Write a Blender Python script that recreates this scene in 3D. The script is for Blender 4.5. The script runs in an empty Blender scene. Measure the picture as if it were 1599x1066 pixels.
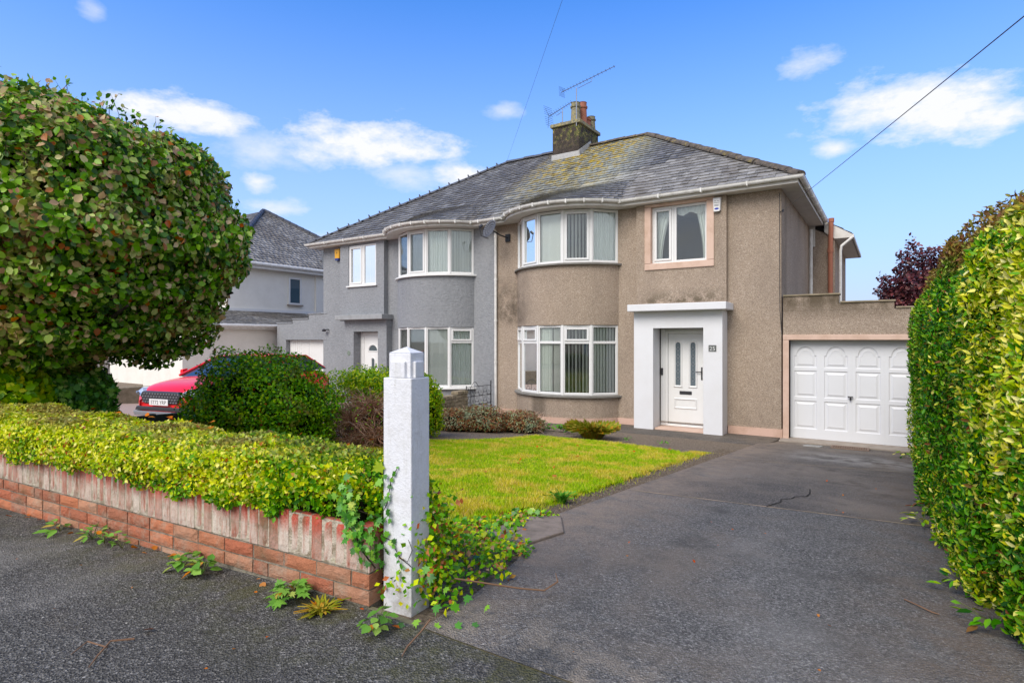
import bpy, math, random
import numpy as np
from mathutils import Vector, Matrix

random.seed(7); R = np.random.default_rng(11)
scene = bpy.context.scene
C = scene.collection

# ------------------------------------------------------------------ camera
S_, C_ = 0.5491, 0.8358
cam = bpy.data.cameras.new('camera'); cam_o = bpy.data.objects.new('camera', cam); C.objects.link(cam_o)
cam.sensor_width = 36; cam.lens = 20.26; cam.shift_y = -3/1599; cam.clip_start = 0.05; cam.clip_end = 3000
cam_o.location = (0, 0, 2.0); cam_o.rotation_euler = (math.radians(90), 0, math.asin(S_))
scene.camera = cam_o

# ------------------------------------------------------------------ sky, sun, exposure
SUN_EL, SUN_AZ = 44.0, 186.0        # azimuth clockwise from +Y
w = bpy.data.worlds.new("World"); scene.world = w; w.use_nodes = True
nt = w.node_tree; nt.nodes.clear(); N = nt.nodes; L = nt.links
out = N.new('ShaderNodeOutputWorld'); bg = N.new('ShaderNodeBackground'); bg.inputs[1].default_value = 0.14
sky = N.new('ShaderNodeTexSky'); sky.sky_type = 'NISHITA'; sky.sun_disc = False
sky.sun_elevation = math.radians(SUN_EL); sky.sun_rotation = math.radians(SUN_AZ)
sky.air_density = 1.0; sky.dust_density = 0.3; sky.ozone_density = 1.2
hs = N.new('ShaderNodeHueSaturation'); hs.inputs['Saturation'].default_value = 1.0; hs.inputs['Value'].default_value = 1.0
tint = N.new('ShaderNodeMixRGB'); tint.blend_type = 'MULTIPLY'; tint.inputs[0].default_value = 1; tint.inputs[2].default_value = (.13, .55, 1.08, 1)
L.new(sky.outputs[0], tint.inputs[1]); L.new(tint.outputs[0], hs.inputs['Color'])
tc = N.new('ShaderNodeTexCoord')
def wmath(op, a, b=None, c=None, clamp=False):
    n = N.new('ShaderNodeMath'); n.operation = op; n.use_clamp = clamp
    for i, v in enumerate((a, b, c)):
        if v is None: continue
        if isinstance(v, (int, float)): n.inputs[i].default_value = v
        else: L.new(v, n.inputs[i])
    return n.outputs[0]
def wvec(op, a, b):
    n = N.new('ShaderNodeVectorMath'); n.operation = op
    for i, v in enumerate((a, b)):
        if isinstance(v, tuple): n.inputs[i].default_value = v
        else: L.new(v, n.inputs[i])
    return n
CLOUDS = [(-0.85, 0.419, 0.319, 0.082, 0.026, 1), (-0.828, 0.462, 0.318, 0.053, 0.021, 0.9), (-0.698, 0.644, 0.315, 0.121, 0.032, 1), (-0.736, 0.606, 0.301, 0.087, 0.022, 0.8), (-0.601, 0.751, 0.274, 0.056, 0.02, 0.9), (-0.661, 0.7, 0.269, 0.06, 0.023, 0.45), (-0.805, 0.518, 0.29, 0.065, 0.026, 0.4), (-0.816, 0.527, 0.239, 0.023, 0.015, 0.75), (-0.808, 0.553, 0.206, 0.04, 0.014, 0.6), (-0.099, 0.915, 0.391, 0.039, 0.017, 0.55), (-0.001, 0.947, 0.321, 0.092, 0.033, 0.85), (0.056, 0.951, 0.304, 0.073, 0.034, 1), (0.103, 0.953, 0.284, 0.043, 0.024, 1), (-0.071, 0.958, 0.279, 0.028, 0.013, 0.65), (-0.523, 0.768, 0.37, 0.029, 0.011, 0.35), (-0.849, 0.32, 0.421, 0.015, 0.011, 0.35), (-0.777, 0.613, 0.141, 0.089, 0.025, 0.55), (-0.677, 0.733, 0.066, 0.208, 0.036, 0.3)]
wn = N.new('ShaderNodeTexNoise'); wn.inputs['Scale'].default_value = 16; wn.inputs['Detail'].default_value = 8; wn.inputs['Roughness'].default_value = 0.62
sq = wvec('MULTIPLY', tc.outputs['Generated'], (1, 1, 2.2)); L.new(sq.outputs[0], wn.inputs['Vector'])
nz = wmath('MULTIPLY', wmath('SUBTRACT', wn.outputs['Fac'], 0.5), 2.6)
acc = None
for (x, y, z, a, b, st) in CLOUDS:
    v = wvec('SUBTRACT', tc.outputs['Generated'], (x, y, z)); v = wvec('MULTIPLY', v.outputs[0], (1/a, 1/a, 1/b))
    ln = wvec('LENGTH', v.outputs[0], (0, 0, 0)).outputs['Value']
    q = wmath('MULTIPLY', wmath('SUBTRACT', 1.25, ln), 0.95)
    q = wmath('MULTIPLY', wmath('ADD', wmath('MINIMUM', q, 0.9), nz), st, clamp=True)
    edge = wmath('MULTIPLY', wmath('SUBTRACT', 1.9, ln), 1.6, clamp=True)
    q = wmath('MULTIPLY', q, edge)
    acc = q if acc is None else wmath('MAXIMUM', acc, q)
acc = wmath('MULTIPLY', acc, 1.2, clamp=True)
# low haze near the horizon
sep = N.new('ShaderNodeSeparateXYZ'); L.new(tc.outputs['Generated'], sep.inputs[0])
hz = wmath('POWER', wmath('MULTIPLY', wmath('SUBTRACT', 0.60, sep.outputs['Z']), 1.85, clamp=True), 1.35)
hz = wmath('MULTIPLY', hz, 0.97)
mh = N.new('ShaderNodeMixRGB'); L.new(hz, mh.inputs[0]); L.new(hs.outputs[0], mh.inputs[1]); mh.inputs[2].default_value = (2.25, 2.75, 3.7, 1)
mc = N.new('ShaderNodeMixRGB'); L.new(acc, mc.inputs[0]); L.new(mh.outputs[0], mc.inputs[1]); mc.inputs[2].default_value = (3.5, 3.55, 3.7, 1)
# broken cloud veil over the half of the sky behind the camera (the photograph's light is soft)
veil = wvec('DOT_PRODUCT', tc.outputs['Generated'], (0.45, -0.89, 0.0)).outputs['Value']
veil = wmath('MULTIPLY', wmath('ADD', veil, 0.25), 1.3, clamp=True); veil = wmath('MULTIPLY', veil, wmath('ADD', wmath('MULTIPLY', nz, .25), .78, clamp=True))
mv = N.new('ShaderNodeMixRGB'); L.new(veil, mv.inputs[0]); L.new(mc.outputs[0], mv.inputs[1]); mv.inputs[2].default_value = (4.3, 4.2, 4.1, 1)
L.new(mv.outputs[0], bg.inputs[0]); L.new(bg.outputs[0], out.inputs[0])

sun = bpy.data.lights.new('sun', 'SUN'); sun.energy = 1.8; sun.angle = math.radians(38); sun.color = (1.0, 0.93, 0.84)
sun_o = bpy.data.objects.new('sun', sun); C.objects.link(sun_o)
az, el = math.radians(SUN_AZ), math.radians(SUN_EL)
sd = Vector((math.sin(az)*math.cos(el), math.cos(az)*math.cos(el), math.sin(el)))
sun_o.rotation_euler = sd.to_track_quat('Z', 'Y').to_euler(); sun_o.location = (-4, -8, 12)
vs = scene.view_settings; vs.view_transform = 'Standard'; vs.look = 'None'; vs.gamma = 1; vs.use_curve_mapping = False
vs.exposure = 1.0
scene.render.resolution_x = 1024; scene.render.resolution_y = 682
scene.render.engine = 'CYCLES'
scene.cycles.max_bounces = 8; scene.cycles.transparent_max_bounces = 12

# ------------------------------------------------------------------ helpers
def ss(t):
    t = np.clip(t, 0, 1); return t*t*(3-2*t)
def g(X, Y):
    X = np.asarray(X, float); Y = np.asarray(Y, float)
    base = np.where(Y < 1.84, 0.774 - 0.004*(1.84-Y), 0.912 - 0.0748*Y)
    base = np.where(Y > 12.19, 0.0, base)
    rise = -0.005*np.clip(-X-2, 0, 12)*np.clip(1-(Y-1.84)/3, 0, 1)
    low = -0.17*ss((-X-9.1)/0.9)*ss((Y-3.2)/1.5)*(1-ss((Y-9)/3))
    return base + rise + low
def gz(x, y): return float(g(x, y))

def mesh_np(name, V, F):
    """V (n,3); F (m,k) one polygon size"""
    V = np.ascontiguousarray(V, np.float32); F = np.ascontiguousarray(F, np.int32)
    me = bpy.data.meshes.new(name); m, k = F.shape
    me.vertices.add(len(V)); me.vertices.foreach_set('co', V.ravel())
    me.loops.add(m*k); me.loops.foreach_set('vertex_index', F.ravel())
    me.polygons.add(m); me.polygons.foreach_set('loop_start', np.arange(0, m*k, k, dtype=np.int32))
    me.update(calc_edges=True); return me

def origin(parent):
    v = Vector((0, 0, 0))
    while parent is not None:
        v += parent.location; parent = parent.parent
    return v
def link(name, me, mat=None, parent=None, kind=None, loc=None):
    """me is in world coordinates: recentre it and put the object's origin there"""
    if loc is None and len(me.vertices):
        n = len(me.vertices); a = np.empty(n*3, np.float32); me.vertices.foreach_get('co', a); a = a.reshape(-1, 3)
        c = (a.min(0)+a.max(0))/2
        if parent is None: c[2] = a[:, 2].min()
        a -= c; me.vertices.foreach_set('co', a.ravel()); me.update(); loc = Vector(c.tolist())
    o = bpy.data.objects.new(name, me); C.objects.link(o)
    if mat and not me.materials: me.materials.append(mat)
    o.location = (loc or Vector()) - origin(parent)
    if parent: o.parent = parent
    if kind: o['kind'] = kind
    return o
def tag(o, label=None, cat=None, group=None, kind=None):
    if label: o['label'] = label
    if cat: o['category'] = cat
    if group: o['group'] = group
    if kind: o['kind'] = kind
    return o
def thing(name, loc, label, cat, group=None):
    o = bpy.data.objects.new(name, None); C.objects.link(o); o.location = loc; o.empty_display_size = 0.1
    return tag(o, label, cat, group)

class MB:
    def __init__(s): s.v = []; s.f = []
    def poly(s, pts):
        i = len(s.v); s.v += [tuple(p) for p in pts]; s.f.append(tuple(range(i, i+len(pts)))); return s
    def hull(s, a, b):     # two loops of equal length, capped
        i = len(s.v); n = len(a); s.v += [tuple(p) for p in a] + [tuple(p) for p in b]
        s.f.append(tuple(range(i+n-1, i-1, -1))); s.f.append(tuple(range(i+n, i+2*n)))
        for k in range(n): s.f.append((i+k, i+(k+1) % n, i+n+(k+1) % n, i+n+k))
        return s
    def box(s, x0, x1, y0, y1, z0, z1):
        if x0 > x1: x0, x1 = x1, x0
        return s.hull([(x0, y0, z0), (x1, y0, z0), (x1, y1, z0), (x0, y1, z0)], [(x0, y0, z1), (x1, y0, z1), (x1, y1, z1), (x0, y1, z1)])
    def obox(s, A, B, n, d0, d1, z0, z1):
        """box between plan points A,B; n unit plan normal, from n*d0 to n*d1"""
        p = lambda q, d, z: (q[0]+n[0]*d, q[1]+n[1]*d, z)
        return s.hull([p(A, d0, z0), p(B, d0, z0), p(B, d1, z0), p(A, d1, z0)], [p(A, d0, z1), p(B, d0, z1), p(B, d1, z1), p(A, d1, z1)])
    def tube(s, pts, r, n=8, caps=True):
        pts = [Vector(p) for p in pts]; rs = r if isinstance(r, (list, tuple)) else [r]*len(pts)
        rings = []; prev = None
        for i, p in enumerate(pts):
            d = (pts[min(i+1, len(pts)-1)] - pts[max(i-1, 0)]).normalized()
            ref = Vector((0, 0, 1)) if abs(d.z) < 0.95 else Vector((1, 0, 0))
            if prev is not None:
                u = (prev - d*prev.dot(d)); u = u.normalized() if u.length > 1e-6 else d.cross(ref).normalized()
            else: u = d.cross(ref).normalized()
            prev = u; v = d.cross(u)
            b = len(s.v)
            for k in range(n):
                a = 2*math.pi*k/n; s.v.append(tuple(p + (u*math.cos(a)+v*math.sin(a))*rs[i]))
            rings.append(b)
        for a, b in zip(rings, rings[1:]):
            for k in range(n): s.f.append((a+k, a+(k+1) % n, b+(k+1) % n, b+k))
        if caps:
            s.f.append(tuple(range(rings[0]+n-1, rings[0]-1, -1))); s.f.append(tuple(range(rings[-1], rings[-1]+n)))
        return s
    def lathe(s, c, prof, n=16):
        b0 = len(s.v)
        for (r, z) in prof:
            for k in range(n):
                a = 2*math.pi*k/n; s.v.append((c[0]+r*math.cos(a), c[1]+r*math.sin(a), c[2]+z))
        for j in range(len(prof)-1):
            for k in range(n): s.f.append((b0+j*n+k, b0+j*n+(k+1) % n, b0+(j+1)*n+(k+1) % n, b0+(j+1)*n+k))
        return s
    def sweep(s, path, prof, closed_prof=True):
        """path: list of (x,y,z) going along; profile list of (outward, up); outward = right of travel"""
        P = [Vector(p) for p in path]; m = len(prof); rows = []
        for i, p in enumerate(P):
            a = (P[i]-P[i-1]) if i > 0 else (P[1]-P[0]); b = (P[i+1]-P[i]) if i < len(P)-1 else a
            na = Vector((a.y, -a.x, 0)).normalized(); nb = Vector((b.y, -b.x, 0)).normalized()
            n = (na+nb).normalized(); k = 1/max(0.5, n.dot(na))
            rows.append(len(s.v))
            for (o, u) in prof: s.v.append(tuple(p + n*(o*k) + Vector((0, 0, u))))
        for a, b in zip(rows, rows[1:]):
            for k in range(m if closed_prof else m-1): s.f.append((a+k, b+k, b+(k+1) % m, a+(k+1) % m))
        if closed_prof:
            s.f.append(tuple(range(rows[0], rows[0]+m))); s.f.append(tuple(range(rows[-1]+m-1, rows[-1]-1, -1)))
        return s
    def build(s, name, mat, parent=None, kind=None, smooth=False, bevel=0, seg=2):
        me = bpy.data.meshes.new(name); me.from_pydata(s.v, [], s.f); me.update()
        if smooth: me.polygons.foreach_set('use_smooth', [True]*len(me.polygons))
        o = link(name, me, mat, parent, kind)
        if bevel:
            b = o.modifiers.new('bevel', 'BEVEL'); b.width = bevel; b.segments = seg; b.limit_method = 'ANGLE'; b.angle_limit = math.radians(40)
        return o

# ------------------------------------------------------------------ materials
class Mat:
    def __init__(s, name, base=(0.5, 0.5, 0.5), rough=0.8, metallic=0.0, spec=0.5):
        s.m = bpy.data.materials.new(name); s.m.use_nodes = True; s.N = s.m.node_tree.nodes; s.L = s.m.node_tree.links
        s.b = s.N['Principled BSDF']; s.b.inputs['Base Color'].default_value = (*base, 1); s.b.inputs['Roughness'].default_value = rough
        s.b.inputs['Metallic'].default_value = metallic; s.b.inputs['Specular IOR Level'].default_value = spec; s._p = None
    def pos(s):
        if s._p is None: s._p = s.N.new('ShaderNodeNewGeometry')
        return s._p.outputs['Position']
    def island(s):
        s.pos(); oi = s.N.new('ShaderNodeObjectInfo')
        return s.math('FRACT', s.math('ADD', s._p.outputs['Random Per Island'], oi.outputs['Random']))
    def put(s, sock, v):
        if isinstance(v, (int, float)): sock.default_value = v
        elif isinstance(v, tuple): sock.default_value = v if len(v) == len(sock.default_value) else (*v, 1)
        else: s.L.new(v, sock)
    def math(s, op, a, b=None, clamp=False):
        n = s.N.new('ShaderNodeMath'); n.operation = op; n.use_clamp = clamp; s.put(n.inputs[0], a)
        if b is not None: s.put(n.inputs[1], b)
        return n.outputs[0]
    def scale(s, vec, v3):
        n = s.N.new('ShaderNodeVectorMath'); n.operation = 'MULTIPLY'; s.L.new(vec, n.inputs[0]); n.inputs[1].default_value = v3; return n.outputs[0]
    def objco(s): return s.N.new('ShaderNodeTexCoord').outputs['Object']
    def noise(s, sc, det=4, rough=0.55, vec=None, stretch=None):
        n = s.N.new('ShaderNodeTexNoise'); n.inputs['Scale'].default_value = sc; n.inputs['Detail'].default_value = det; n.inputs['Roughness'].default_value = rough
        v = vec or s.pos()
        if stretch: v = s.scale(v, stretch)
        s.L.new(v, n.inputs['Vector']); return n.outputs['Fac']
    def vor(s, sc, feature='F1', out='Distance', vec=None, rnd=1.0):
        n = s.N.new('ShaderNodeTexVoronoi'); n.feature = feature; n.inputs['Scale'].default_value = sc; n.inputs['Randomness'].default_value = rnd
        s.L.new(vec or s.pos(), n.inputs['Vector']); return n.outputs[out]
    def ramp(s, fac, stops, interp='LINEAR'):
        n = s.N.new('ShaderNodeValToRGB'); n.color_ramp.interpolation = interp; e = n.color_ramp.elements
        while len(e) < len(stops): e.new(0.5)
        for k, (p, c) in enumerate(stops): e[k].position = p; e[k].color = (*c, 1) if isinstance(c, tuple) else (c, c, c, 1)
        s.L.new(fac, n.inputs[0]); return n.outputs[0]
    def mix(s, fac, a, b, mode='MIX'):
        n = s.N.new('ShaderNodeMixRGB'); n.blend_type = mode
        s.put(n.inputs[0], fac); s.put(n.inputs[1], a); s.put(n.inputs[2], b); return n.outputs[0]
    def vivid(s, c, sat=1.15, val=1.18):
        n = s.N.new('ShaderNodeHueSaturation'); n.inputs['Saturation'].default_value = sat; n.inputs['Value'].default_value = val; s.L.new(c, n.inputs['Color']); return n.outputs[0]
    def color(s, c): s.L.new(c, s.b.inputs['Base Color']); return s
    def bump(s, h, strength=0.5, dist=0.01, prev=None):
        n = s.N.new('ShaderNodeBump'); n.inputs['Strength'].default_value = strength; n.inputs['Distance'].default_value = dist
        s.L.new(h, n.inputs['Height'])
        if prev is not None: s.L.new(prev, n.inputs['Normal'])
        s.L.new(n.outputs[0], s.b.inputs['Normal']); return n.outputs[0]
    def translucent(s, col, amt=0.25):
        t = s.N.new('ShaderNodeBsdfTranslucent'); s.L.new(col, t.inputs[0]); mx = s.N.new('ShaderNodeMixShader'); mx.inputs[0].default_value = amt
        s.L.new(s.b.outputs[0], mx.inputs[1]); s.L.new(t.outputs[0], mx.inputs[2]); s.L.new(mx.outputs[0], s.N['Material Output'].inputs[0]); return s

def pos_mask(m, axis, a, b):    # 0 at a, 1 at b along a world axis
    sp = m.N.new('ShaderNodeSeparateXYZ'); m.L.new(m.pos(), sp.inputs[0])
    mr = m.N.new('ShaderNodeMapRange'); m.L.new(sp.outputs[axis], mr.inputs[0]); mr.inputs[1].default_value = a; mr.inputs[2].default_value = b; return mr.outputs[0]

def m_dash():
    m = Mat('pebbledash', rough=0.95, spec=0.2)
    v = m.vor(95, out='Color'); sp = m.N.new('ShaderNodeSeparateColor'); m.L.new(v, sp.inputs[0])
    c = m.ramp(sp.outputs[0], [(0, (.19, .145, .11)), (.25, (.29, .225, .17)), (.6, (.38, .30, .23)), (.88, (.47, .385, .30)), (1, (.60, .52, .44))])
    f = m.noise(28, 5, .7); c = m.mix(m.math('MULTIPLY', f, .5), c, (.35, .275, .21))
    st = m.ramp(m.noise(1.3, 5, .6, stretch=(1, 1, .45)), [(.4, 0.0), (.72, 1.0)]); c = m.mix(m.math('MULTIPLY', st, .45), c, (.22, .175, .14))
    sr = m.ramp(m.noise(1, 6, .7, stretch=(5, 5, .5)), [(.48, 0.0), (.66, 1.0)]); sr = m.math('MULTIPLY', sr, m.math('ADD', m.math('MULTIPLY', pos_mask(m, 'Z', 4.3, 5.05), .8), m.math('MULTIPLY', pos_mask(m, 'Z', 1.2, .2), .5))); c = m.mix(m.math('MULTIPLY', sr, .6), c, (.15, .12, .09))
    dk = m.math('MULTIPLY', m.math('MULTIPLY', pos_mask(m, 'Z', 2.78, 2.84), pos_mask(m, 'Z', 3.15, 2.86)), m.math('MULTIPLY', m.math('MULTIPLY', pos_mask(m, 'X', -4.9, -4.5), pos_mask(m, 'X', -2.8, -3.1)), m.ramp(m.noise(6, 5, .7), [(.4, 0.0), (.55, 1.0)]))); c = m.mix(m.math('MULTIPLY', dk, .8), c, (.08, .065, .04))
    # grime: under the bay's upper sill, along the copings of the garage
    low = m.math('MULTIPLY', pos_mask(m, 'X', -7.2, -8.0), m.math('MULTIPLY', pos_mask(m, 'Z', 2.3, 2.5), pos_mask(m, 'Z', 3.8, 3.1)))
    low = m.math('MULTIPLY', low, m.ramp(m.noise(3, 5, .7), [(.35, 0.0), (.6, 1.0)]))
    c = m.mix(m.math('MULTIPLY', low, .75), c, (.07, .055, .04))
    par = m.math('MULTIPLY', pos_mask(m, 'X', -1.86, -1.80), m.math('MULTIPLY', pos_mask(m, 'Z', 2.35, 2.75), pos_mask(m, 'Y', 13.5, 13.3)))
    par = m.math('MULTIPLY', par, m.ramp(m.noise(2.2, 5, .65, stretch=(1, 1, .5)), [(.34, 0.0), (.52, 1.0)]))
    c = m.mix(m.math('MULTIPLY', par, .85), c, (.085, .065, .04))
    dr = m.math('MULTIPLY', pos_mask(m, 'Z', .80, .60), m.math('MULTIPLY', pos_mask(m, 'X', -7.35, -7.2), pos_mask(m, 'X', -6.75, -6.95)))
    c = m.mix(m.math('MULTIPLY', dr, .6), c, (.05, .04, .03))
    m.color(c); n = m.bump(m.vor(95), .8, .008); m.bump(m.noise(9, 3), .25, .02, n); return m.m
def m_greyrender():
    m = Mat('grey_painted_render', rough=0.85, spec=0.25)
    c = m.ramp(m.noise(14, 6, .65), [(.2, (.20, .21, .225)), (.5, (.255, .265, .28)), (.8, (.30, .31, .325))])
    st = m.ramp(m.noise(1.1, 5, .6, stretch=(1, 1, .5)), [(.45, 0.0), (.75, 1.0)]); c = m.mix(m.math('MULTIPLY', st, .35), c, (.15, .16, .17))
    m.color(c); n = m.bump(m.noise(16, 6, .65, stretch=(1, 1, 1.4)), .9, .03); m.bump(m.noise(55, 4), .5, .006, n); return m.m
def m_paint(name, col, dirt=(.3, .27, .22), amt=.3, rough=.5, bumpy=.15, sc=3.0, bs=60):
    m = Mat(name, rough=rough); st = m.ramp(m.noise(sc, 6, .65), [(.42, 0.0), (.78, 1.0)])
    c = m.mix(m.math('MULTIPLY', st, amt), col, dirt); c = m.mix(m.math('MULTIPLY', m.noise(40, 4), .12), c, tuple(x*.75 for x in col))
    m.color(c); m.bump(m.noise(bs, 5, .6), bumpy, .01); return m.m
def m_plain(name, col, rough=.5, metallic=0, spec=.5):
    m = Mat(name, col, rough, metallic, spec); c = m.mix(m.math('MULTIPLY', m.noise(25, 4), .3), col, tuple(x*.7 for x in col)); m.color(c); return m.m
def m_slate(lichen=True):
    m = Mat('slate', rough=0.62, spec=0.4); r = m.island()
    c = m.ramp(r, [(0, (.11, .104, .095)), (.3, (.165, .157, .145)), (.55, (.21, .20, .185)), (.85, (.26, .25, .232)), (1, (.34, .33, .305))])
    c = m.mix(m.ramp(m.noise(22, 6, .7), [(.45, 0.0), (.8, .6)]), c, (.07, .065, .06))
    c = m.mix(m.ramp(m.noise(48, 5, .75), [(.50, 0.0), (.68, .85)]), c, (.50, .49, .46))
    br = m.ramp(m.noise(1.1, 7, .7, stretch=(1, .5, .5)), [(.45, 0.0), (.66, .75)]); c = m.mix(br, c, (.13, .11, .085))
    if lichen:
        zone = m.math('MULTIPLY', m.math('MULTIPLY', pos_mask(m, 'X', -9.6, -8.2), pos_mask(m, 'X', -5.2, -6.4)), pos_mask(m, 'Z', 5.2, 6.6))
        w_ = m.math('MULTIPLY', zone, m.ramp(m.noise(13, 6, .7), [(.36, 0.0), (.52, 1.0)])); c = m.mix(m.math('MULTIPLY', w_, .85), c, (.50, .52, .42))
        zone2 = m.math('MULTIPLY', m.math('MULTIPLY', pos_mask(m, 'X', -9.8, -8.4), pos_mask(m, 'X', -5.6, -6.8)), pos_mask(m, 'Z', 5.6, 7.0))
        y_ = m.math('MULTIPLY', zone2, m.ramp(m.noise(5, 6, .68, stretch=(1, 1, 1)), [(.49, 0.0), (.54, 1.0)])); c = m.mix(m.math('MULTIPLY', y_, .95), c, m.ramp(m.noise(20, 4), [(.35, (.58, .50, .03)), (.55, (.70, .44, .02)), (.7, (.30, .36, .05))]))
        hl = m.math('MULTIPLY', m.math('MULTIPLY', pos_mask(m, 'X', -8.9, -8.2), pos_mask(m, 'X', -6.3, -7.6)), m.ramp(m.noise(4, 5, .6), [(.42, 0.0), (.6, .65)])); c = m.mix(hl, c, (.15, .12, .06))
    m.color(c); m.bump(m.noise(60, 5, .7), .6, .008); return m.m
def m_brick(name, tone):
    m = Mat(name, rough=.9, spec=.2); r = m.island(); oc = m.objco()
    c = m.mix(m.noise(16, 5, .7), tuple(x*.55 for x in tone), tuple(min(1, x*1.45) for x in tone)); c = m.mix(m.math('MULTIPLY', r, .45), c, (.25, .15, .10))
    c = m.mix(m.ramp(m.noise(7, 5, .7), [(.5, 0.0), (.66, .55)]), c, (.40, .33, .25))
    c = m.mix(m.ramp(m.noise(4, 6, .7), [(.55, 0.0), (.7, .6)]), c, (.09, .085, .04))
    m.color(c); n = m.bump(m.noise(38, 6, .75), 1.0, .02); m.bump(m.noise(150, 3), .6, .004, n); return m.m
def m_soldier():
    m = Mat('soldier_brick', rough=.9, spec=.2); r = m.island(); oc = m.objco()
    sp = m.N.new('ShaderNodeSeparateXYZ'); m.L.new(oc, sp.inputs[0])
    zt = m.N.new('ShaderNodeMapRange'); m.L.new(sp.outputs['Z'], zt.inputs[0]); zt.inputs[1].default_value = -.01; zt.inputs[2].default_value = .075
    base = m.mix(m.noise(20, 5, .7), (.34, .075, .04), (.46, .17, .10))
    wv = m.ramp(m.noise(1, 6, .75, stretch=(26, 26, 3.5)), [(.33, 0.0), (.52, 1.0)])
    wv = m.math('MULTIPLY', wv, m.ramp(r, [(0.0, .35), (.5, .75), (1, 1.0)]))
    keep = m.math('SUBTRACT', 1.0, m.math('MULTIPLY', zt.outputs[0], .85))
    c = m.mix(m.math('MULTIPLY', m.math('MULTIPLY', wv, keep), .85), base, (.62, .56, .47))
    gs = m.ramp(m.noise(95, 4, .8), [(.44, 0.0), (.56, 1.0)]); c = m.mix(m.math('MULTIPLY', gs, .45), c, m.mix(wv, (.16, .05, .03), (.75, .70, .62)))
    red = m.math('MULTIPLY', zt.outputs[0], m.ramp(m.noise(9, 4, .6), [(.3, .2), (.6, 1.0)])); c = m.mix(m.math('MULTIPLY', red, .75), c, (.55, .045, .02))
    c = m.mix(m.ramp(m.noise(5, 6, .7), [(.5, 0.0), (.68, .65)]), c, (.10, .085, .03))
    m.color(c); n = m.bump(m.noise(1, 6, .7, stretch=(90, 90, 22)), .8, .012); m.bump(m.noise(120, 3), .6, .004, n); return m.m
def m_asphalt(name, dark, light, brown, sc=1.0, patch=(.5, .75), edge=False):
    m = Mat(name, rough=.82, spec=.3)
    def cell(scale):
        v = m.vor(scale, out='Color'); sp = m.N.new('ShaderNodeSeparateColor'); m.L.new(v, sp.inputs[0]); return sp.outputs[0]
    c = m.ramp(cell(120*sc), [(0, tuple(x*.5 for x in dark)), (.35, dark), (.62, tuple(a*.5+b*.5 for a, b in zip(dark, light))), (.86, light), (.95, tuple(min(1, x*1.5) for x in light)), (1, (.50, .47, .43))])
    c2 = m.ramp(cell(260*sc), [(0, tuple(x*.4 for x in dark)), (.5, dark), (.9, light), (1, tuple(min(1, x*1.8) for x in light))]); c = m.mix(.45, c, c2)
    c = m.mix(m.ramp(m.noise(60*sc, 4, .7), [(.38, .6), (.6, 0.0)]), c, tuple(x*.35 for x in dark))
    p = m.ramp(m.noise(.8, 8, .72), [(patch[0], 0.0), (patch[1], .8)]); c = m.mix(p, c, m.mix(m.noise(70, 4, .75), tuple(x*.45 for x in brown), tuple(x*1.5 for x in brown)))
    q = m.ramp(m.noise(1.9, 7, .72), [(.32, .6), (.48, 0.0)]); c = m.mix(q, c, tuple(x*.55 for x in dark))
    w_ = m.ramp(m.noise(.55, 6, .7, stretch=(1, .6, 1)), [(.55, 0.0), (.7, .35)]); c = m.mix(w_, c, (.34, .32, .29))
    sl = m.vor(9, out='Distance'); c = m.mix(m.ramp(sl, [(.035, .9), (.05, 0.0)]), c, (.52, .49, .44))
    if edge:
        e = m.math('MULTIPLY', pos_mask(m, 'X', -1.2, -2.05), m.ramp(m.noise(4, 7, .72), [(.3, 0.0), (.58, 1.0)])); c = m.mix(m.math('MULTIPLY', e, .85), c, m.mix(m.noise(50, 3), (.18, .13, .09), (.42, .33, .25)))
        e = m.math('MULTIPLY', pos_mask(m, 'X', -.35, .35), m.ramp(m.noise(4, 6, .7), [(.35, 0.0), (.62, 1.0)])); c = m.mix(m.math('MULTIPLY', e, .7), c, (.19, .135, .09))
        e = m.math('MULTIPLY', pos_mask(m, 'Y', 2.35, 1.85), m.ramp(m.noise(5, 7, .72), [(.45, 0.0), (.6, 1.0)])); c = m.mix(m.math('MULTIPLY', e, .8), c, (.30, .25, .19))
        e = m.math('MULTIPLY', m.math('MULTIPLY', pos_mask(m, 'Y', 9.3, 10.1), pos_mask(m, 'Y', 11.3, 10.5)), m.math('MULTIPLY', pos_mask(m, 'X', -1.6, -1.0), m.ramp(m.noise(2.5, 5, .7), [(.42, 0.0), (.56, 1.0)]))); c = m.mix(m.math('MULTIPLY', e, .55), c, (.42, .40, .37))
    m.color(c); n = m.bump(m.vor(120*sc), 1.0, .008); m.bump(m.noise(45, 5, .7), .5, .008, n)
    return m
def m_leaf(name, stops, rough=.42, trans=.28, patch=None, patchscale=1.4, pr=(.48, .62), vein=True, spec=.22):
    m = Mat(name, rough=rough, spec=spec); r = m.island(); c = m.ramp(r, stops)
    if patch:
        c2 = m.ramp(m.math('FRACT', m.math('MULTIPLY', r, 7.31)), patch); f = m.ramp(m.noise(patchscale, 4, .6), [(pr[0], 0.0), (pr[1], 1.0)]); c = m.mix(f, c, c2)
    c = m.mix(m.math('MULTIPLY', m.noise(45, 3, .6), .22), c, (.02, .03, .01)); c = m.vivid(c); m.color(c); m.translucent(c, trans); return m.m
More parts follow.
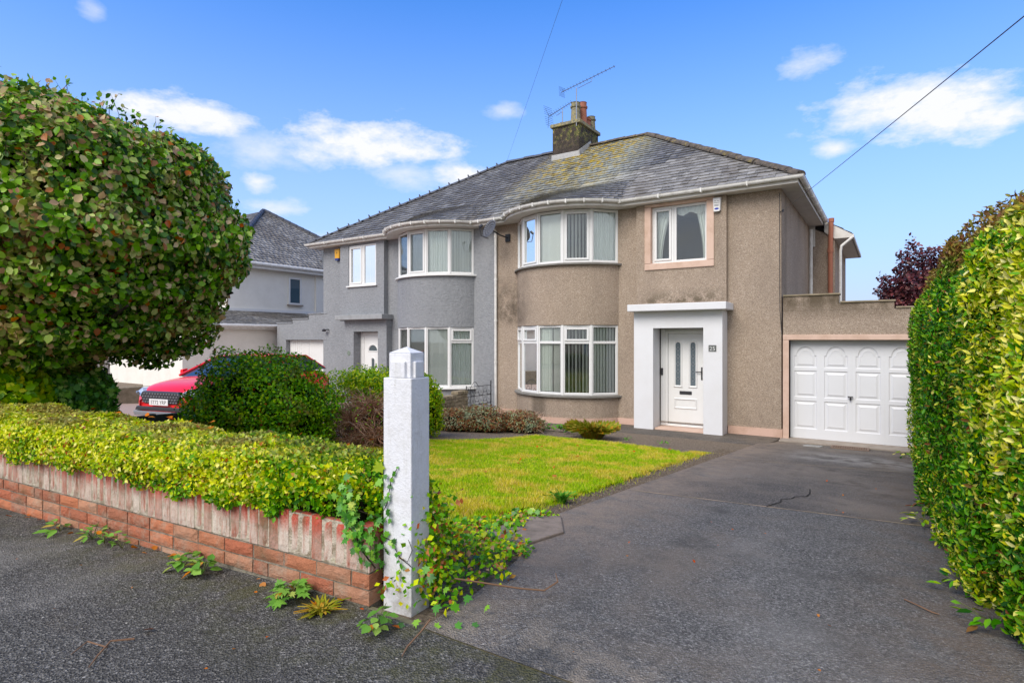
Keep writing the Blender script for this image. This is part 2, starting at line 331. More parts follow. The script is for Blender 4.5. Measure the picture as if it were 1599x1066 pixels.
def m_glass():
    m = Mat('window_glass'); nodes, links = m.N, m.L; nodes.remove(m.b)
    t = nodes.new('ShaderNodeBsdfTransparent'); t.inputs[0].default_value = (.975, .99, .985, 1); gl = nodes.new('ShaderNodeBsdfGlossy'); gl.inputs['Roughness'].default_value = .02
    gl.inputs['Color'].default_value = (.9, .93, .95, 1)
    fr = nodes.new('ShaderNodeFresnel'); fr.inputs[0].default_value = 1.55; ad = m.math('ADD', m.math('MULTIPLY', fr.outputs[0], .9), .02, clamp=True)
    mx = nodes.new('ShaderNodeMixShader'); links.new(ad, mx.inputs[0]); links.new(t.outputs[0], mx.inputs[1]); links.new(gl.outputs[0], mx.inputs[2]); links.new(mx.outputs[0], nodes['Material Output'].inputs[0]); return m.m

DASH = m_dash(); GREY = m_greyrender(); SLATE = m_slate(); GLASS = m_glass()
UPVC = m_paint('white_upvc', (.72, .72, .71), (.5, .48, .42), .18, .3, .03)
GUTTER = m_paint('weathered_white_gutter', (.72, .71, .68), (.22, .20, .15), .5, .5, .1, 7)
FASCIA = m_paint('white_fascia', (.62, .60, .56), (.35, .3, .24), .4, .6, .1, 4)
WPAINT = m_paint('white_masonry_paint', (.68, .685, .70), (.5, .47, .42), .22, .65, .45, 1.7, 45)
GDOOR = m_paint('garage_door_paint', (.66, .67, .69), (.5, .47, .42), .15, .45, .03, 1.6)
PINK = m_paint('pink_masonry_paint', (.60, .43, .34), (.30, .17, .09), .55, .8, .3, 3)
PLINTH = m_paint('pink_plinth_paint', (.58, .39, .31), (.23, .13, .06), .75, .8, .4, 2.3)
CREAM = m_paint('cream_render', (.78, .75, .68), (.48, .45, .38), .3, .85, .6, 2, 40)
STONE = m_paint('weathered_stone', (.26, .21, .14), (.09, .08, .04), .8, .9, .9, 6, 30)
CONC = m_paint('concrete', (.33, .28, .23), (.15, .12, .09), .7, .9, .5, 5, 70)
TERRA = m_paint('terracotta', (.34, .12, .07), (.2, .1, .05), .5, .7, .3, 6)
DARKM = m_plain('black_iron', (.02, .022, .028), .45, .3)
STEEL = m_plain('galvanised_steel', (.35, .36, .38), .4, .8)
DARKG = m_plain('dark_plastic', (.03, .03, .035), .4)
LEAD = m_paint('lead_flashing', (.36, .36, .35), (.18, .17, .15), .7, .6, .2, 8)
INTER = m_plain('room_walls', (.34, .32, .29), .9)
BLIND = m_plain('pale_blind_fabric', (.84, .86, .80), .85)
NET = Mat('net_curtain', (.86, .89, .84), .9); _t = NET.N.new('ShaderNodeBsdfTranslucent'); _t.inputs[0].default_value = (.7, .76, .72, 1)
NET = NET.m
SILL = m_paint('grey_stone_sill', (.20, .19, .17), (.08, .07, .06), .6, .85, .6, 8)

# ------------------------------------------------------------------ the ground
def sheet(name, mat, xs, ys, off, fn=None, parent=None, kind='structure', inside=None):
    X, Y = np.meshgrid(xs, ys); U = X.copy()
    if fn: X, Y = fn(X, Y)
    Z = g(X, Y) + off; ny, nx = X.shape
    V = np.stack([X.ravel(), Y.ravel(), Z.ravel()], 1)
    i = np.arange(ny-1)[:, None]*nx + np.arange(nx-1)[None, :]; i = i.ravel(); F = np.stack([i, i+1, i+nx+1, i+nx], 1)
    o = link(name, mesh_np(name, V, F), mat, parent, kind); return o
m = Mat('garden_soil', rough=.95, spec=.2); c = m.ramp(m.noise(35, 6, .75), [(.3, (.08, .06, .045)), (.5, (.20, .155, .11)), (.62, (.34, .27, .20)), (.72, (.20, .22, .07)), (.85, (.34, .26, .18))]); m.color(c); m.bump(m.noise(45, 6, .75), 1.0, .03); SOIL = m.m
xs = np.concatenate([[-900, -300, -120, -60, -40], np.arange(-30, 10.01, .5), [15, 30, 60, 150, 400, 900]])
ys = np.concatenate([[-900, -300, -100, -40, -10, -6, -3], np.arange(-1, 20.01, .25), [25, 40, 80, 200, 500, 1200]])
sheet('ground', SOIL, xs, ys, -.018)
ASPH = m_asphalt('pavement_asphalt', (.060, .057, .052), (.23, .22, .20), (.13, .105, .075), 1.0, (.55, .8))
mo = ASPH; cc = mo.b.inputs['Base Color'].links[0].from_socket
edge = mo.math('MULTIPLY', pos_mask(mo, 'Y', 1.15, 1.65), mo.ramp(mo.noise(6, 6, .7), [(.42, 0.0), (.62, 1.0)])); mo.color(mo.mix(mo.math('MULTIPLY', edge, .65), cc, (.075, .075, .02)))
sheet('pavement', ASPH.m, np.concatenate([np.arange(-30, -6, 1.), np.arange(-6, 12.01, .25)]), np.linspace(-1.6, 1.835, 26), .0)
mk = MB(); mk.box(-30, 12, -1.75, -1.6, .55, .775); mk.build('kerb', CONC, kind='structure', bevel=.01)
RD = m_asphalt('road_asphalt', (.03, .03, .032), (.08, .08, .08), (.06, .06, .05)); sheet('road', RD.m, np.linspace(-60, 40, 60), np.linspace(-8, -1.752, 6), -.11)

DRV = m_asphalt('driveway_tarmac', (.102, .097, .089), (.33, .315, .29), (.20, .165, .13), 1.0, (.50, .72), edge=True).m
DRV2 = m_asphalt('driveway_tarmac_worn', (.09, .08, .07), (.26, .235, .21), (.24, .20, .16), 1.1, (.42, .66), edge=True).m
def ledge(y):
    return np.interp(y, [1.84, 2.3, 2.9, 3.15, 3.55, 3.75, 12.2], [-1.66, -1.72, -1.85, -2.0, -2.30, -2.22, -2.08])
def slab(name, mat, ya, yb, rows):
    """ya,yb functions of x; slab from left edge to X=1.0"""
    us = np.linspace(0, 1, 28); vs_ = np.linspace(0, 1, rows); U, Vv = np.meshgrid(us, vs_)
    Yg = np.zeros_like(U); Xg = np.zeros_like(U)
    for it in range(4):
        Yg = ya(Xg)*(1-Vv)+yb(Xg)*Vv; l = ledge(Yg); Xg = l + (1.1-l)*U
    Z = g(Xg, Yg)+.004; nx = len(us); V = np.stack([Xg.ravel(), Yg.ravel(), Z.ravel()], 1)
    i = (np.arange(rows-1)[:, None]*nx+np.arange(nx-1)[None, :]).ravel(); F = np.stack([i, i+1, i+nx+1, i+nx], 1)
    link(name, mesh_np(name, V, F), mat, None, 'structure')
j1 = lambda x: 5.42+.14*(x+2.1); j2 = lambda x: 8.7+.3*(x+2.1); j3 = lambda x: 12.35+0*x
slab('driveway', DRV, lambda x: 1.838+0*x, lambda x: j1(x)-.006, 40)
slab('driveway', DRV2, lambda x: j1(x)+.006, lambda x: j2(x)-.006, 30)
slab('driveway', DRV2, lambda x: j2(x)+.006, lambda x: j3(x)-.02, 30)
for jf in (j1, j2):
    q = MB()
    for i in range(24):
        a, b = -2.15+i*.13, -2.15+(i+1)*.13; wa, wb = .008+.006*math.sin(i*2.3)**2, .008+.006*math.sin((i+1)*2.3)**2; q.poly([(a, float(jf(a))-wa, gz(a, float(jf(a)))+.0085), (b, float(jf(b))-wb, gz(b, float(jf(b)))+.0085), (b, float(jf(b))+wb, gz(b, float(jf(b)))+.0065), (a, float(jf(a))+wa, gz(a, float(jf(a)))+.0065)])
    q.build('joint_filler', m_paint('tan_joint_mortar', (.42, .31, .21), (.14, .15, .05), .8, .9, .3, 6), kind='structure')
q = MB(); q.poly([(-2.0, 1.80, .770), (1.2, 1.80, .770), (1.2, 1.87, .770), (-2.0, 1.87, .770)]); q.build('joint_filler', m_paint('mossy_joint', (.16, .14, .09), (.08, .10, .03), .9, .9, .4, 9), kind='structure')
mk = MB(); mk.box(-1.84, .9, 12.34, 12.9, -.1, .028); mk.build('threshold', CONC, kind='structure', bevel=.005)
# kerb stone notch where the drive flares
nb = MB(); nb.hull([(-2.31, 3.17, .60), (-1.96, 3.0, .61), (-1.9, 3.55, .57), (-2.14, 3.95, .54), (-2.31, 3.75, .55)], [(-2.31, 3.17, .70), (-1.96, 3.0, .713), (-1.9, 3.55, .668), (-2.14, 3.95, .637), (-2.31, 3.75, .652)])
# front path
pm = MB(); pm.hull([(-8.8, 11.0, -.1), (-6.2, 10.5, -.1), (-4.4, 10.3, -.1), (-2.15, 10.52, -.1), (-1.86, 12.3, -.1), (-1.86, 12.66, -.1), (-8.8, 12.66, -.1)], [(-8.8, 11.0, .03), (-6.2, 10.5, .04), (-4.4, 10.3, .05), (-2.15, 10.52, .05), (-1.86, 12.3, .032), (-1.86, 12.66, .03), (-8.8, 12.66, .03)])
PATHM = m_asphalt('path_concrete', (.10, .085, .07), (.24, .21, .175), (.24, .19, .14), 1.0, (.45, .7)).m
pm.build('path', PATHM, kind='structure', bevel=.01)
# crack in the second slab, drawn as a thin near-black strip
cr = MB(); pts = [(-.93, 5.58), (-.90, 5.75), (-.86, 5.9), (-.88, 6.05), (-.80, 6.18), (-.79, 6.3), (-.70, 6.42), (-.69, 6.6), (-.72, 6.9)]
for a, b in zip(pts, pts[1:]):
    wd = .007; cr.poly([(a[0]-wd, a[1], gz(*a)+.0095), (a[0]+wd, a[1]-.005, gz(*a)+.0095), (b[0]+wd*.7, b[1]-.005, gz(*b)+.0095), (b[0]-wd*.7, b[1], gz(*b)+.0095)])
cr.build('crack', m_plain('crack_dark', (.012, .01, .008), 1), kind='structure')
# neighbour's pinkish paved drive
m = Mat('red_concrete_drive', rough=.9); c = m.mix(m.noise(12, 5, .7), (.30, .20, .155), (.46, .34, .27)); m.color(c)
sheet('driveway', m.m, np.linspace(-19, -10.4, 30), np.linspace(1.86, 12.4, 50), .0)

# lawn
LP = [(-2.44, 8.5), (-2.42, 7.0), (-2.40, 5.5), (-2.42, 4.6), (-2.47, 3.9), (-2.62, 3.6), (-3.0, 3.42), (-3.8, 3.2), (-6.6, 2.6), (-6.9, 5.6), (-5.6, 7.6), (-5.4, 9.05), (-4.2, 9.2), (-3.2, 9.1), (-2.75, 8.9)]
def inpoly(x, y, P):
    x = np.asarray(x); y = np.asarray(y); r = np.zeros(x.shape, bool); n = len(P)
    for i in range(n):
        (x1, y1), (x2, y2) = P[i], P[(i+1) % n]
        cnd = ((y1 > y) != (y2 > y)) & (x < (x2-x1)*(y-y1)/(y2-y1+1e-12)+x1); r ^= cnd
    return r
def wob(x, y, s=0.0): return np.sin(x*5.1+s)+np.sin(y*6.3+1.3*s+x*2.2)+np.sin((x+y)*9.7+2*s)
m = Mat('lawn_turf', rough=.9, spec=.1); c = m.ramp(m.noise(3, 6, .7), [(.3, (.24, .28, .03)), (.6, (.24, .36, .02)), (.8, (.42, .34, .10))]); m.color(c); m.bump(m.noise(60, 4), 1, .02); TURF = m.m
nl = 170; X, Y = np.meshgrid(np.linspace(-7, -2.35, nl), np.linspace(2.5, 9.3, nl)); ok = inpoly(X+.06+.015*wob(X*3, Y*3), Y+.015*wob(Y*3, X*3, 2), LP)
i = (np.arange(nl-1)[:, None]*nl+np.arange(nl-1)[None, :]); keep = ok[:-1, :-1].ravel(); i = i.ravel()[keep]
link('lawn', mesh_np('lawn', np.stack([X.ravel(), Y.ravel(), (g(X, Y)+.012).ravel()], 1), np.stack([i, i+1, i+nl+1, i+nl], 1)), TURF, None, 'structure')

def blades(name, P, h, wdt, lean, mat, label, cat):
    n = len(P); a = R.uniform(0, 2*np.pi, n); b = R.uniform(0, 2*np.pi, n); hh = h*R.uniform(.5, 1.25, n); wd = wdt*R.uniform(.7, 1.3, n)
    dx = np.cos(a)*wd/2; dy = np.sin(a)*wd/2; lx = np.cos(b)*hh*lean*R.uniform(.2, 1, n); ly = np.sin(b)*hh*lean*R.uniform(.2, 1, n)
    V = np.empty((n, 4, 3)); V[:, 0] = P+np.stack([-dx, -dy, 0*dx], 1); V[:, 1] = P+np.stack([dx, dy, 0*dx], 1)
    V[:, 2] = P+np.stack([lx+dx*.25, ly+dy*.25, hh], 1); V[:, 3] = P+np.stack([lx*.9-dx*.4, ly*.9-dy*.4, hh*.85], 1)
    F = np.arange(n*4).reshape(n, 4); o = link(name, mesh_np(name, V.reshape(-1, 3), F), mat, None); return tag(o, label, cat, kind='stuff')
GRASS = m_leaf('grass_blades', [(0, (.14, .32, .02)), (.4, (.32, .52, .03)), (.75, (.52, .66, .06)), (.93, (.70, .70, .14)), (1, (.66, .50, .2))], .55, .35, patch=[(0, (.46, .40, .06)), (.4, (.68, .60, .10)), (.8, (.84, .72, .26)), (1, (.70, .46, .22))], patchscale=3.0, pr=(.46, .56))
n = 300000; x = R.uniform(-6.95, -2.36, n); y = 2.6+(9.25-2.6)*R.uniform(0, 1, n)**1.35
jx, jy = R.normal(0, .03, n), R.normal(0, .03, n); ok = inpoly(x+jx+.012*wob(x*4, y*4), y+jy+.012*wob(y*4, x*4, 2), LP); x, y = x[ok], y[ok]
z = g(x, y)+.008
xe = R.uniform(-2.7, -2.2, 26000); ye = R.uniform(3.4, 9.4, 26000); ke = R.uniform(0, 1, 26000) < np.exp(-np.clip(xe+2.43, 0, 1)/.035)*(.35+.65*(np.sin(ye*9)+np.sin(ye*23+1) > .2)); xe, ye = xe[ke], ye[ke]
xf = R.uniform(-4.2, -2.3, 30000); yf = R.uniform(2.6, 3.7, 30000); kf = R.uniform(0, 1, 30000) < .55*(np.sin(xf*11)+np.sin(yf*13+xf*5) > -.4); xf, yf = xf[kf], yf[kf]
x = np.concatenate([x, xe, xf]); y = np.concatenate([y, ye, yf]); z = np.concatenate([z, g(xe, ye)-.015, g(xf, yf)-.02])
hs_ = .034*(1+.35*np.sin(x*3.1+np.sin(y*2.3))*np.sin(y*2.7+1))
blades('grass', np.stack([x, y, z], 1), hs_, .0055, .8, GRASS, 'mown bright green front lawn with yellow worn patches', 'grass')

# ------------------------------------------------------------------ generic leaf machinery
OVAL = (np.array([[0, 0, 0], [-.30, .22, .07], [-.36, .58, .08], [0, 1, -.05], [.36, .58, .08], [.30, .22, .07]]), np.array([[0, 1, 2, 3], [0, 3, 4, 5]]))
LANCE = (np.array([[0, 0, 0], [-.19, .3, .05], [-.17, .65, .04], [0, 1, -.06], [.17, .65, .04], [.19, .3, .05]]), np.array([[0, 1, 2, 3], [0, 3, 4, 5]]))
SMALL = (np.array([[0, 0, 0], [-.33, .5, .1], [0, 1, -.04], [.33, .5, .1]]), np.array([[0, 1, 2], [0, 2, 3]]))
IVY = (np.array([[0, .28, 0], [0, 0, .0], [-.30, -.08, -.04], [-.26, .12, .02], [-.55, .28, -.06], [-.25, .45, .03], [-.30, .70, -.03], [-.10, .66, .03], [0, 1.05, -.08], [.10, .66, .03], [.30, .70, -.03], [.25, .45, .03], [.55, .28, -.06], [.26, .12, .02], [.30, -.08, -.04]]),
       np.array([[0, k, k+1] for k in range(1, 14)] + [[0, 14, 1]]))
def norm(v): return v/np.maximum(np.linalg.norm(v, axis=-1, keepdims=True), 1e-9)
def frames(nrm, tipbias, jn=.5, jt=.7):
    n = norm(nrm + R.normal(0, jn, nrm.shape)); t = tipbias + R.normal(0, jt, nrm.shape); t = norm(t - n*(t*n).sum(1, keepdims=True)); return np.cross(t, n), t, n
def leaf_mesh(name, tmpl, P, fr, size):
    T, F = tmpl; sd_, t, n_ = fr; s = size[:, None, None]
    V = P[:, None, :] + s*(T[None, :, 0:1]*sd_[:, None, :] + T[None, :, 1:2]*t[:, None, :] + T[None, :, 2:3]*n_[:, None, :])
    k = len(T); FF = (F[None] + (np.arange(len(P))*k)[:, None, None]).reshape(-1, F.shape[1]); return mesh_np(name, V.reshape(-1, 3), FF)
_cache = {}
def unit_leaf(tmpl, mat):
    key = (id(tmpl), mat.name)
    if key not in _cache:
        me = mesh_np('leaf', tmpl[0], tmpl[1]); me.materials.append(mat); _cache[key] = me
    return _cache[key]
def leaf_objs(tmpl, mat, P, fr, size, parent, name='leaf'):
    me = unit_leaf(tmpl, mat); o3 = origin(parent)
    for i in range(len(P)):
        o = bpy.data.objects.new(name, me); C.objects.link(o); o.parent = parent; s = float(size[i])
        M3 = Matrix((fr[0][i], fr[1][i], fr[2][i])).transposed() * s
        M4 = M3.to_4x4(); M4.translation = Vector(P[i].tolist())-o3; o.matrix_basis = M4
CAM = np.array([0, 0, 2.0]); FWD = np.array([-S_, C_, 0]); RGT = np.array([C_, S_, 0])
def foliage(parent, tmpl, mat, P, nrm, tip, size, nobj=300, jn=.5, jt=.7, name='foliage'):
    """all leaves; the nobj that show largest (near, outer side, in view) become leaf objects"""
    fr = frames(nrm, tip, jn, jt); d = P-CAM; dep = d@FWD; ok = (dep > .5) & (np.abs(d@RGT) < .9*dep) & ((nrm*norm(d)).sum(1) < -.25)
    score = np.where(ok, size/np.maximum(dep, .3), 0); idx = np.argsort(-score)[:nobj] if nobj else np.array([], int); idx = idx[score[idx] > 0]
    rest = np.ones(len(P), bool); rest[idx] = False
    if nobj: leaf_objs(tmpl, mat, P[idx], tuple(f[idx] for f in fr), size[idx], parent)
    me = leaf_mesh(name, tmpl, P[rest], tuple(f[rest] for f in fr), size[rest]); o = link(name, me, mat, parent, 'stuff'); return o
def ell_shell(c, r, n, thick=.18, bump=.06, zmin=-1, power=2.0, seed=0):
    d = norm(R.normal(0, 1, (n, 3))); d = d[d[:, 2] > zmin]
    k = (np.abs(d)**power).sum(1)**(-1/power)
    f = 1 + bump*(np.sin(d[:, 0]*7+seed)+np.sin(d[:, 1]*8+2+seed)+np.sin(d[:, 2]*9+seed*2)+np.sin((d[:, 0]+d[:, 2])*15+seed))/2 - thick*R.uniform(0, 1, len(d))**1.6
    P = np.array(c)+d*k[:, None]*f[:, None]*np.array(r); nn = norm(d/np.array(r)); return P, nn
def ell_core(name, c, r, mat, parent, power=2.0, kind=None, bump=.05):
    nu, nv = 28, 16; V = []; F = []
    for j in range(nv+1):
        for i in range(nu):
            th = math.pi*j/nv; ph = 2*math.pi*i/nu; d = np.array([math.sin(th)*math.cos(ph), math.sin(th)*math.sin(ph), math.cos(th)])
            k = (np.abs(d)**power).sum()**(-1/power)*(1+bump*math.sin(ph*5+th*7)); V.append(np.array(c)+d*k*np.array(r))
    for j in range(nv):
        for i in range(nu): F.append([j*nu+i, j*nu+(i+1) % nu, (j+1)*nu+(i+1) % nu, (j+1)*nu+i])
    return link(name, mesh_np(name, np.array(V), np.array(F)), mat, parent, kind)
m = Mat('twig_bark', rough=.9, spec=.2); c = m.ramp(m.noise(25, 6, .75), [(.3, (.018, .014, .009)), (.6, (.05, .038, .024)), (.85, (.10, .075, .05))]); m.color(c); m.bump(m.noise(30, 5, .8), 1, .04); BARK = m.m
m = Mat('shade_core', rough=.95, spec=.05); c = m.ramp(m.noise(30, 6, .8), [(.35, (.008, .010, .004)), (.6, (.02, .02, .008)), (.85, (.05, .035, .02))]); m.color(c); m.bump(m.noise(30, 5, .8), 1, .06); CORE_SHADE = m.m  # solid core standing for twigs; its near-black colour holds the shade between leaves
UP = np.array([0, 0, 1.0])
def twigs(name, base, P_ends, r, mat, parent, sag=.1):
    mb = MB()
    for e in P_ends:
        a = Vector(base) + Vector((random.uniform(-.1, .1), random.uniform(-.1, .1), 0)); e = Vector(e); mid = a.lerp(e, .5)+Vector((random.uniform(-sag, sag), random.uniform(-sag, sag), random.uniform(0, sag)))
        mb.tube([a, mid, e], [r, r*.6, r*.25], 5)
    return mb.build(name, mat, parent)

# ------------------------------------------------------------------ the pair of houses
FY = 12.68; WX = -1.84; PX = -8.87          # front wall plane, right corner, party line
EZ = 5.14; TANP = .652; EY = 12.36
def wall_grid(mb, x0, x1, z0, z1, y, dep, holes, mx=lambda x: x):
    xsn = sorted({x0, x1} | {v for h in holes for v in h[:2] if x0 < v < x1}); zsn = sorted({z0, z1} | {v for h in holes for v in h[2:] if z0 < v < z1})
    def q(a, b, c, d):
        mb.poly([(mx(p[0]), p[1], p[2]) for p in (a, b, c, d)])
    for i in range(len(xsn)-1):
        for j in range(len(zsn)-1):
            cx, cz = (xsn[i]+xsn[i+1])/2, (zsn[j]+zsn[j+1])/2
            if any(h[0] < cx < h[1] and h[2] < cz < h[3] for h in holes): continue
            q((xsn[i], y, zsn[j]), (xsn[i+1], y, zsn[j]), (xsn[i+1], y, zsn[j+1]), (xsn[i], y, zsn[j+1]))
    for h in holes:
        a, b, c, d = max(h[0], x0), min(h[1], x1), max(h[2], z0), min(h[3], z1)
        q((a, y, c), (a, y+dep, c), (a, y+dep, d), (a, y, d)); q((b, y, c), (b, y+dep, c), (b, y+dep, d), (b, y, d))
        q((a, y, c), (b, y, c), (b, y+dep, c), (a, y+dep, c)); q((a, y, d), (b, y, d), (b, y+dep, d), (a, y+dep, d))
def nrm2(A, B):     # plan normal pointing towards the street side (-y mostly)
    dx, dy = B[0]-A[0], B[1]-A[1]; l = math.hypot(dx, dy); n = (dy/l, -dx/l); return n if n[1] < 0 else (-n[0], -n[1])
def along(A, B, t): return (A[0]+(B[0]-A[0])*t, A[1]+(B[1]-A[1])*t)
def glazing(parent, A, B, z0, z1, style, fw=.055, transom=None, opener=(), sash=False, blind='vertical', inset=.0):
    """one straight window unit A->B (plan). parent = the part 'window' root"""
    n = nrm2(A, B); W = math.hypot(B[0]-A[0], B[1]-A[1])
    ta, tb = fw/W, 1-fw/W
    sub = [(z0, z1, sash)] if transom is None else [(z0, transom-.03, False), (transom+.03, z1, 'top' in opener)]
    f = MB()
    f.obox(A, along(A, B, ta), n, -.06, 0, z0, z1); f.obox(along(A, B, tb), B, n, -.06, 0, z0, z1)
    f.obox(along(A, B, ta), along(A, B, tb), n, -.06, 0, z0, z0+fw); f.obox(along(A, B, ta), along(A, B, tb), n, -.06, 0, z1-fw, z1)
    if transom: f.obox(along(A, B, ta), along(A, B, tb), n, -.058, -.002, transom-.03, transom+.03)
    f.build('frame', UPVC, parent, bevel=.006, seg=1)
    for (a, b, s) in sub:
        lo = a+fw if a == z0 else a; hi = b-fw if b == z1 else b; pa, pb = along(A, B, ta), along(A, B, tb)
        if s:
            q = MB(); sw = .05; l = W-2*fw; i0, i1 = along(pa, pb, sw/l), along(pa, pb, 1-sw/l)
            q.obox(pa, i0, n, -.03, .018, lo+.004, hi-.004); q.obox(i1, pb, n, -.03, .018, lo+.004, hi-.004); q.obox(i0, i1, n, -.03, .018, lo+.004, lo+sw); q.obox(i0, i1, n, -.03, .018, hi-sw, hi-.004)
            q.build('sash', UPVC, parent, bevel=.006, seg=1); pa, pb = i0, i1; lo += sw; hi -= sw
        g_ = MB(); g_.obox(pa, pb, n, -.034, -.028, lo, hi); g_.build('pane', GLASS, parent)
    lo, hi = z0+.06, z1-.05; depth = -.09
    if blind == 'net' or blind == 'mixed':
        q = MB(); k = 40; t1 = 1.0 if blind == 'net' else .55
        pts = []
        for i in range(k+1):
            t = .02+(t1-.04)*i/k; p = along(A, B, t); dd = depth+.018*math.sin(i*1.5)+.01*math.sin(i*.6); pts.append((p[0]+n[0]*dd, p[1]+n[1]*dd))
        for a, b in zip(pts, pts[1:]): q.poly([(*a, lo), (*b, lo), (*b, hi), (*a, hi)])
        q.build('net_curtain', NET, parent, smooth=True)
    if blind in ('vertical', 'open', 'mixed'):
        q = MB(); st = .075 if blind != 'open' else .083; ang = (.35 if blind == 'vertical' else (1.0 if blind == 'open' else .9))*(1 if A[0] > -9 else -1); t0 = .03 if blind != 'mixed' else .58
        k = int(W*(.97-t0)/st)
        for i in range(k):
            p = along(A, B, t0+(i+.5)*st/W); d = ((B[0]-A[0])/W, (B[1]-A[1])/W); aa = ang+random.uniform(-.12, .12)
            vx, vy = d[0]*math.cos(aa)-n[0]*math.sin(aa), d[1]*math.cos(aa)-n[1]*math.sin(aa); hw = .04
            c = (p[0]+n[0]*depth, p[1]+n[1]*depth); q.poly([(c[0]-vx*hw, c[1]-vy*hw, lo), (c[0]+vx*hw, c[1]+vy*hw, lo), (c[0]+vx*hw, c[1]+vy*hw, hi), (c[0]-vx*hw, c[1]-vy*hw, hi)])
        q.build('vertical_blind', BLIND, parent)
    if blind == 'drapes':
        for (s0, s1, w0) in ((.02, .30, .15), (.98, .74, .85)):
            q = MB(); k = 14; m_ = 8; grid = []
            for j in range(m_+1):
                z = hi-(hi-lo)*j/m_; row = []
                for i in range(k+1):
                    t = s0+(s1-s0)*(i/k)*(1-.55*math.sin(min(1, j/m_*1.1)*math.pi/2)); p = along(A, B, t); dd = -.14+.02*math.sin(i*1.9); row.append((p[0]+n[0]*dd, p[1]+n[1]*dd, z))
                grid.append(row)
            for j in range(m_):
                for i in range(k): q.poly([grid[j][i], grid[j][i+1], grid[j+1][i+1], grid[j+1][i]])
            q.build('curtain', NET, parent, smooth=True)
    return n
def slates(name, fn, nu_w, rows, mat, parent, over=1.45, near=0, kind='stuff', jit=.012, top_clip=None):
    """fn(u_metres, row_v 0..1)->(x,y,z); nu_w(v)->(u0,u1) in metres; returns list of unit frames for near slates"""
    V = []; F = []; objs = []
    for r in range(rows):
        v0 = r/rows; v1 = min(1.0, (r+over)/rows); u0, u1 = nu_w((r+.5)/rows); u = u0-random.uniform(0, .1)
        while u < u1:
            wd = random.uniform(.13, .27)
            a, b = max(u, u0), min(u+wd-.006, u1); u += wd
            if b-a < .03: continue
            vj = random.uniform(-.10, .10)/rows
            p = [np.array(fn(a, v0+vj)), np.array(fn(b, v0+vj+random.uniform(-.05, .05)/rows)), np.array(fn(b, v1)), np.array(fn(a, v1))]
            nn = np.cross(p[1]-p[0], p[3]-p[0]); nn = nn/np.linalg.norm(nn); nn = nn if nn[2] > 0 else -nn
            lift = .030+random.uniform(0, .008); th = .012
            t = [p[0]+nn*lift, p[1]+nn*lift*random.uniform(.85, 1.1), p[2]+nn*.006, p[3]+nn*.006]; bt = [t[0]-nn*th, t[1]-nn*th, t[2]-nn*.004, t[3]-nn*.004]
            objs.append((r, t+bt))
    sel = set()
    if near:
        cen = [np.mean(o[1], 0) for o in objs]; d = [np.linalg.norm(c-CAM) for c in cen]; sel = set(np.argsort(d)[:near].tolist())
    base = None
    for i, (r, q) in enumerate(objs):
        if i in sel:
            x = q[1]-q[0]; y = q[3]-q[0]; lx, ly = np.linalg.norm(x), np.linalg.norm(y); x = x/lx; y = y/ly; z = np.cross(x, y)
            if 'u' not in _cache:
                me = bpy.data.meshes.new('slate'); me.from_pydata([(-.5, -.5, .0), (.5, -.5, .0), (.5, .5, 0), (-.5, .5, 0), (-.5, -.5, -.012), (.5, -.5, -.012), (.5, .5, -.012), (-.5, .5, -.012)], [], [(0, 1, 2, 3), (7, 6, 5, 4), (0, 4, 5, 1), (1, 5, 6, 2), (2, 6, 7, 3), (3, 7, 4, 0)]); me.materials.append(SLATE); _cache['u'] = me
            o = bpy.data.objects.new('slate', _cache['u']); C.objects.link(o); o.parent = parent
            M3 = Matrix((tuple(x*lx), tuple(y*ly), tuple(z))).transposed().to_4x4(); M3.translation = Vector((q[0]+x*lx/2+y*ly/2).tolist())-origin(parent); o.matrix_basis = M3
        else:
            b = len(V); V += q; F += [(b, b+1, b+2, b+3), (b+4, b, b+1, b+5), (b+4, b+7, b+3, b), (b+1, b+2, b+6, b+5)]
    link(name, mesh_np(name, np.array(V), np.array(F)), mat, parent, 'stuff')
BCX, BCY, BR = -6.75, 13.505, 1.625       # bay circle (brown house)
def arc(r, a0, a1, n, mx=lambda x: x, z=0):
    return [(mx(BCX+r*math.sin(math.radians(a0+(a1-a0)*i/n))), BCY-r*math.cos(math.radians(a0+(a1-a0)*i/n)), z) for i in range(n+1)]
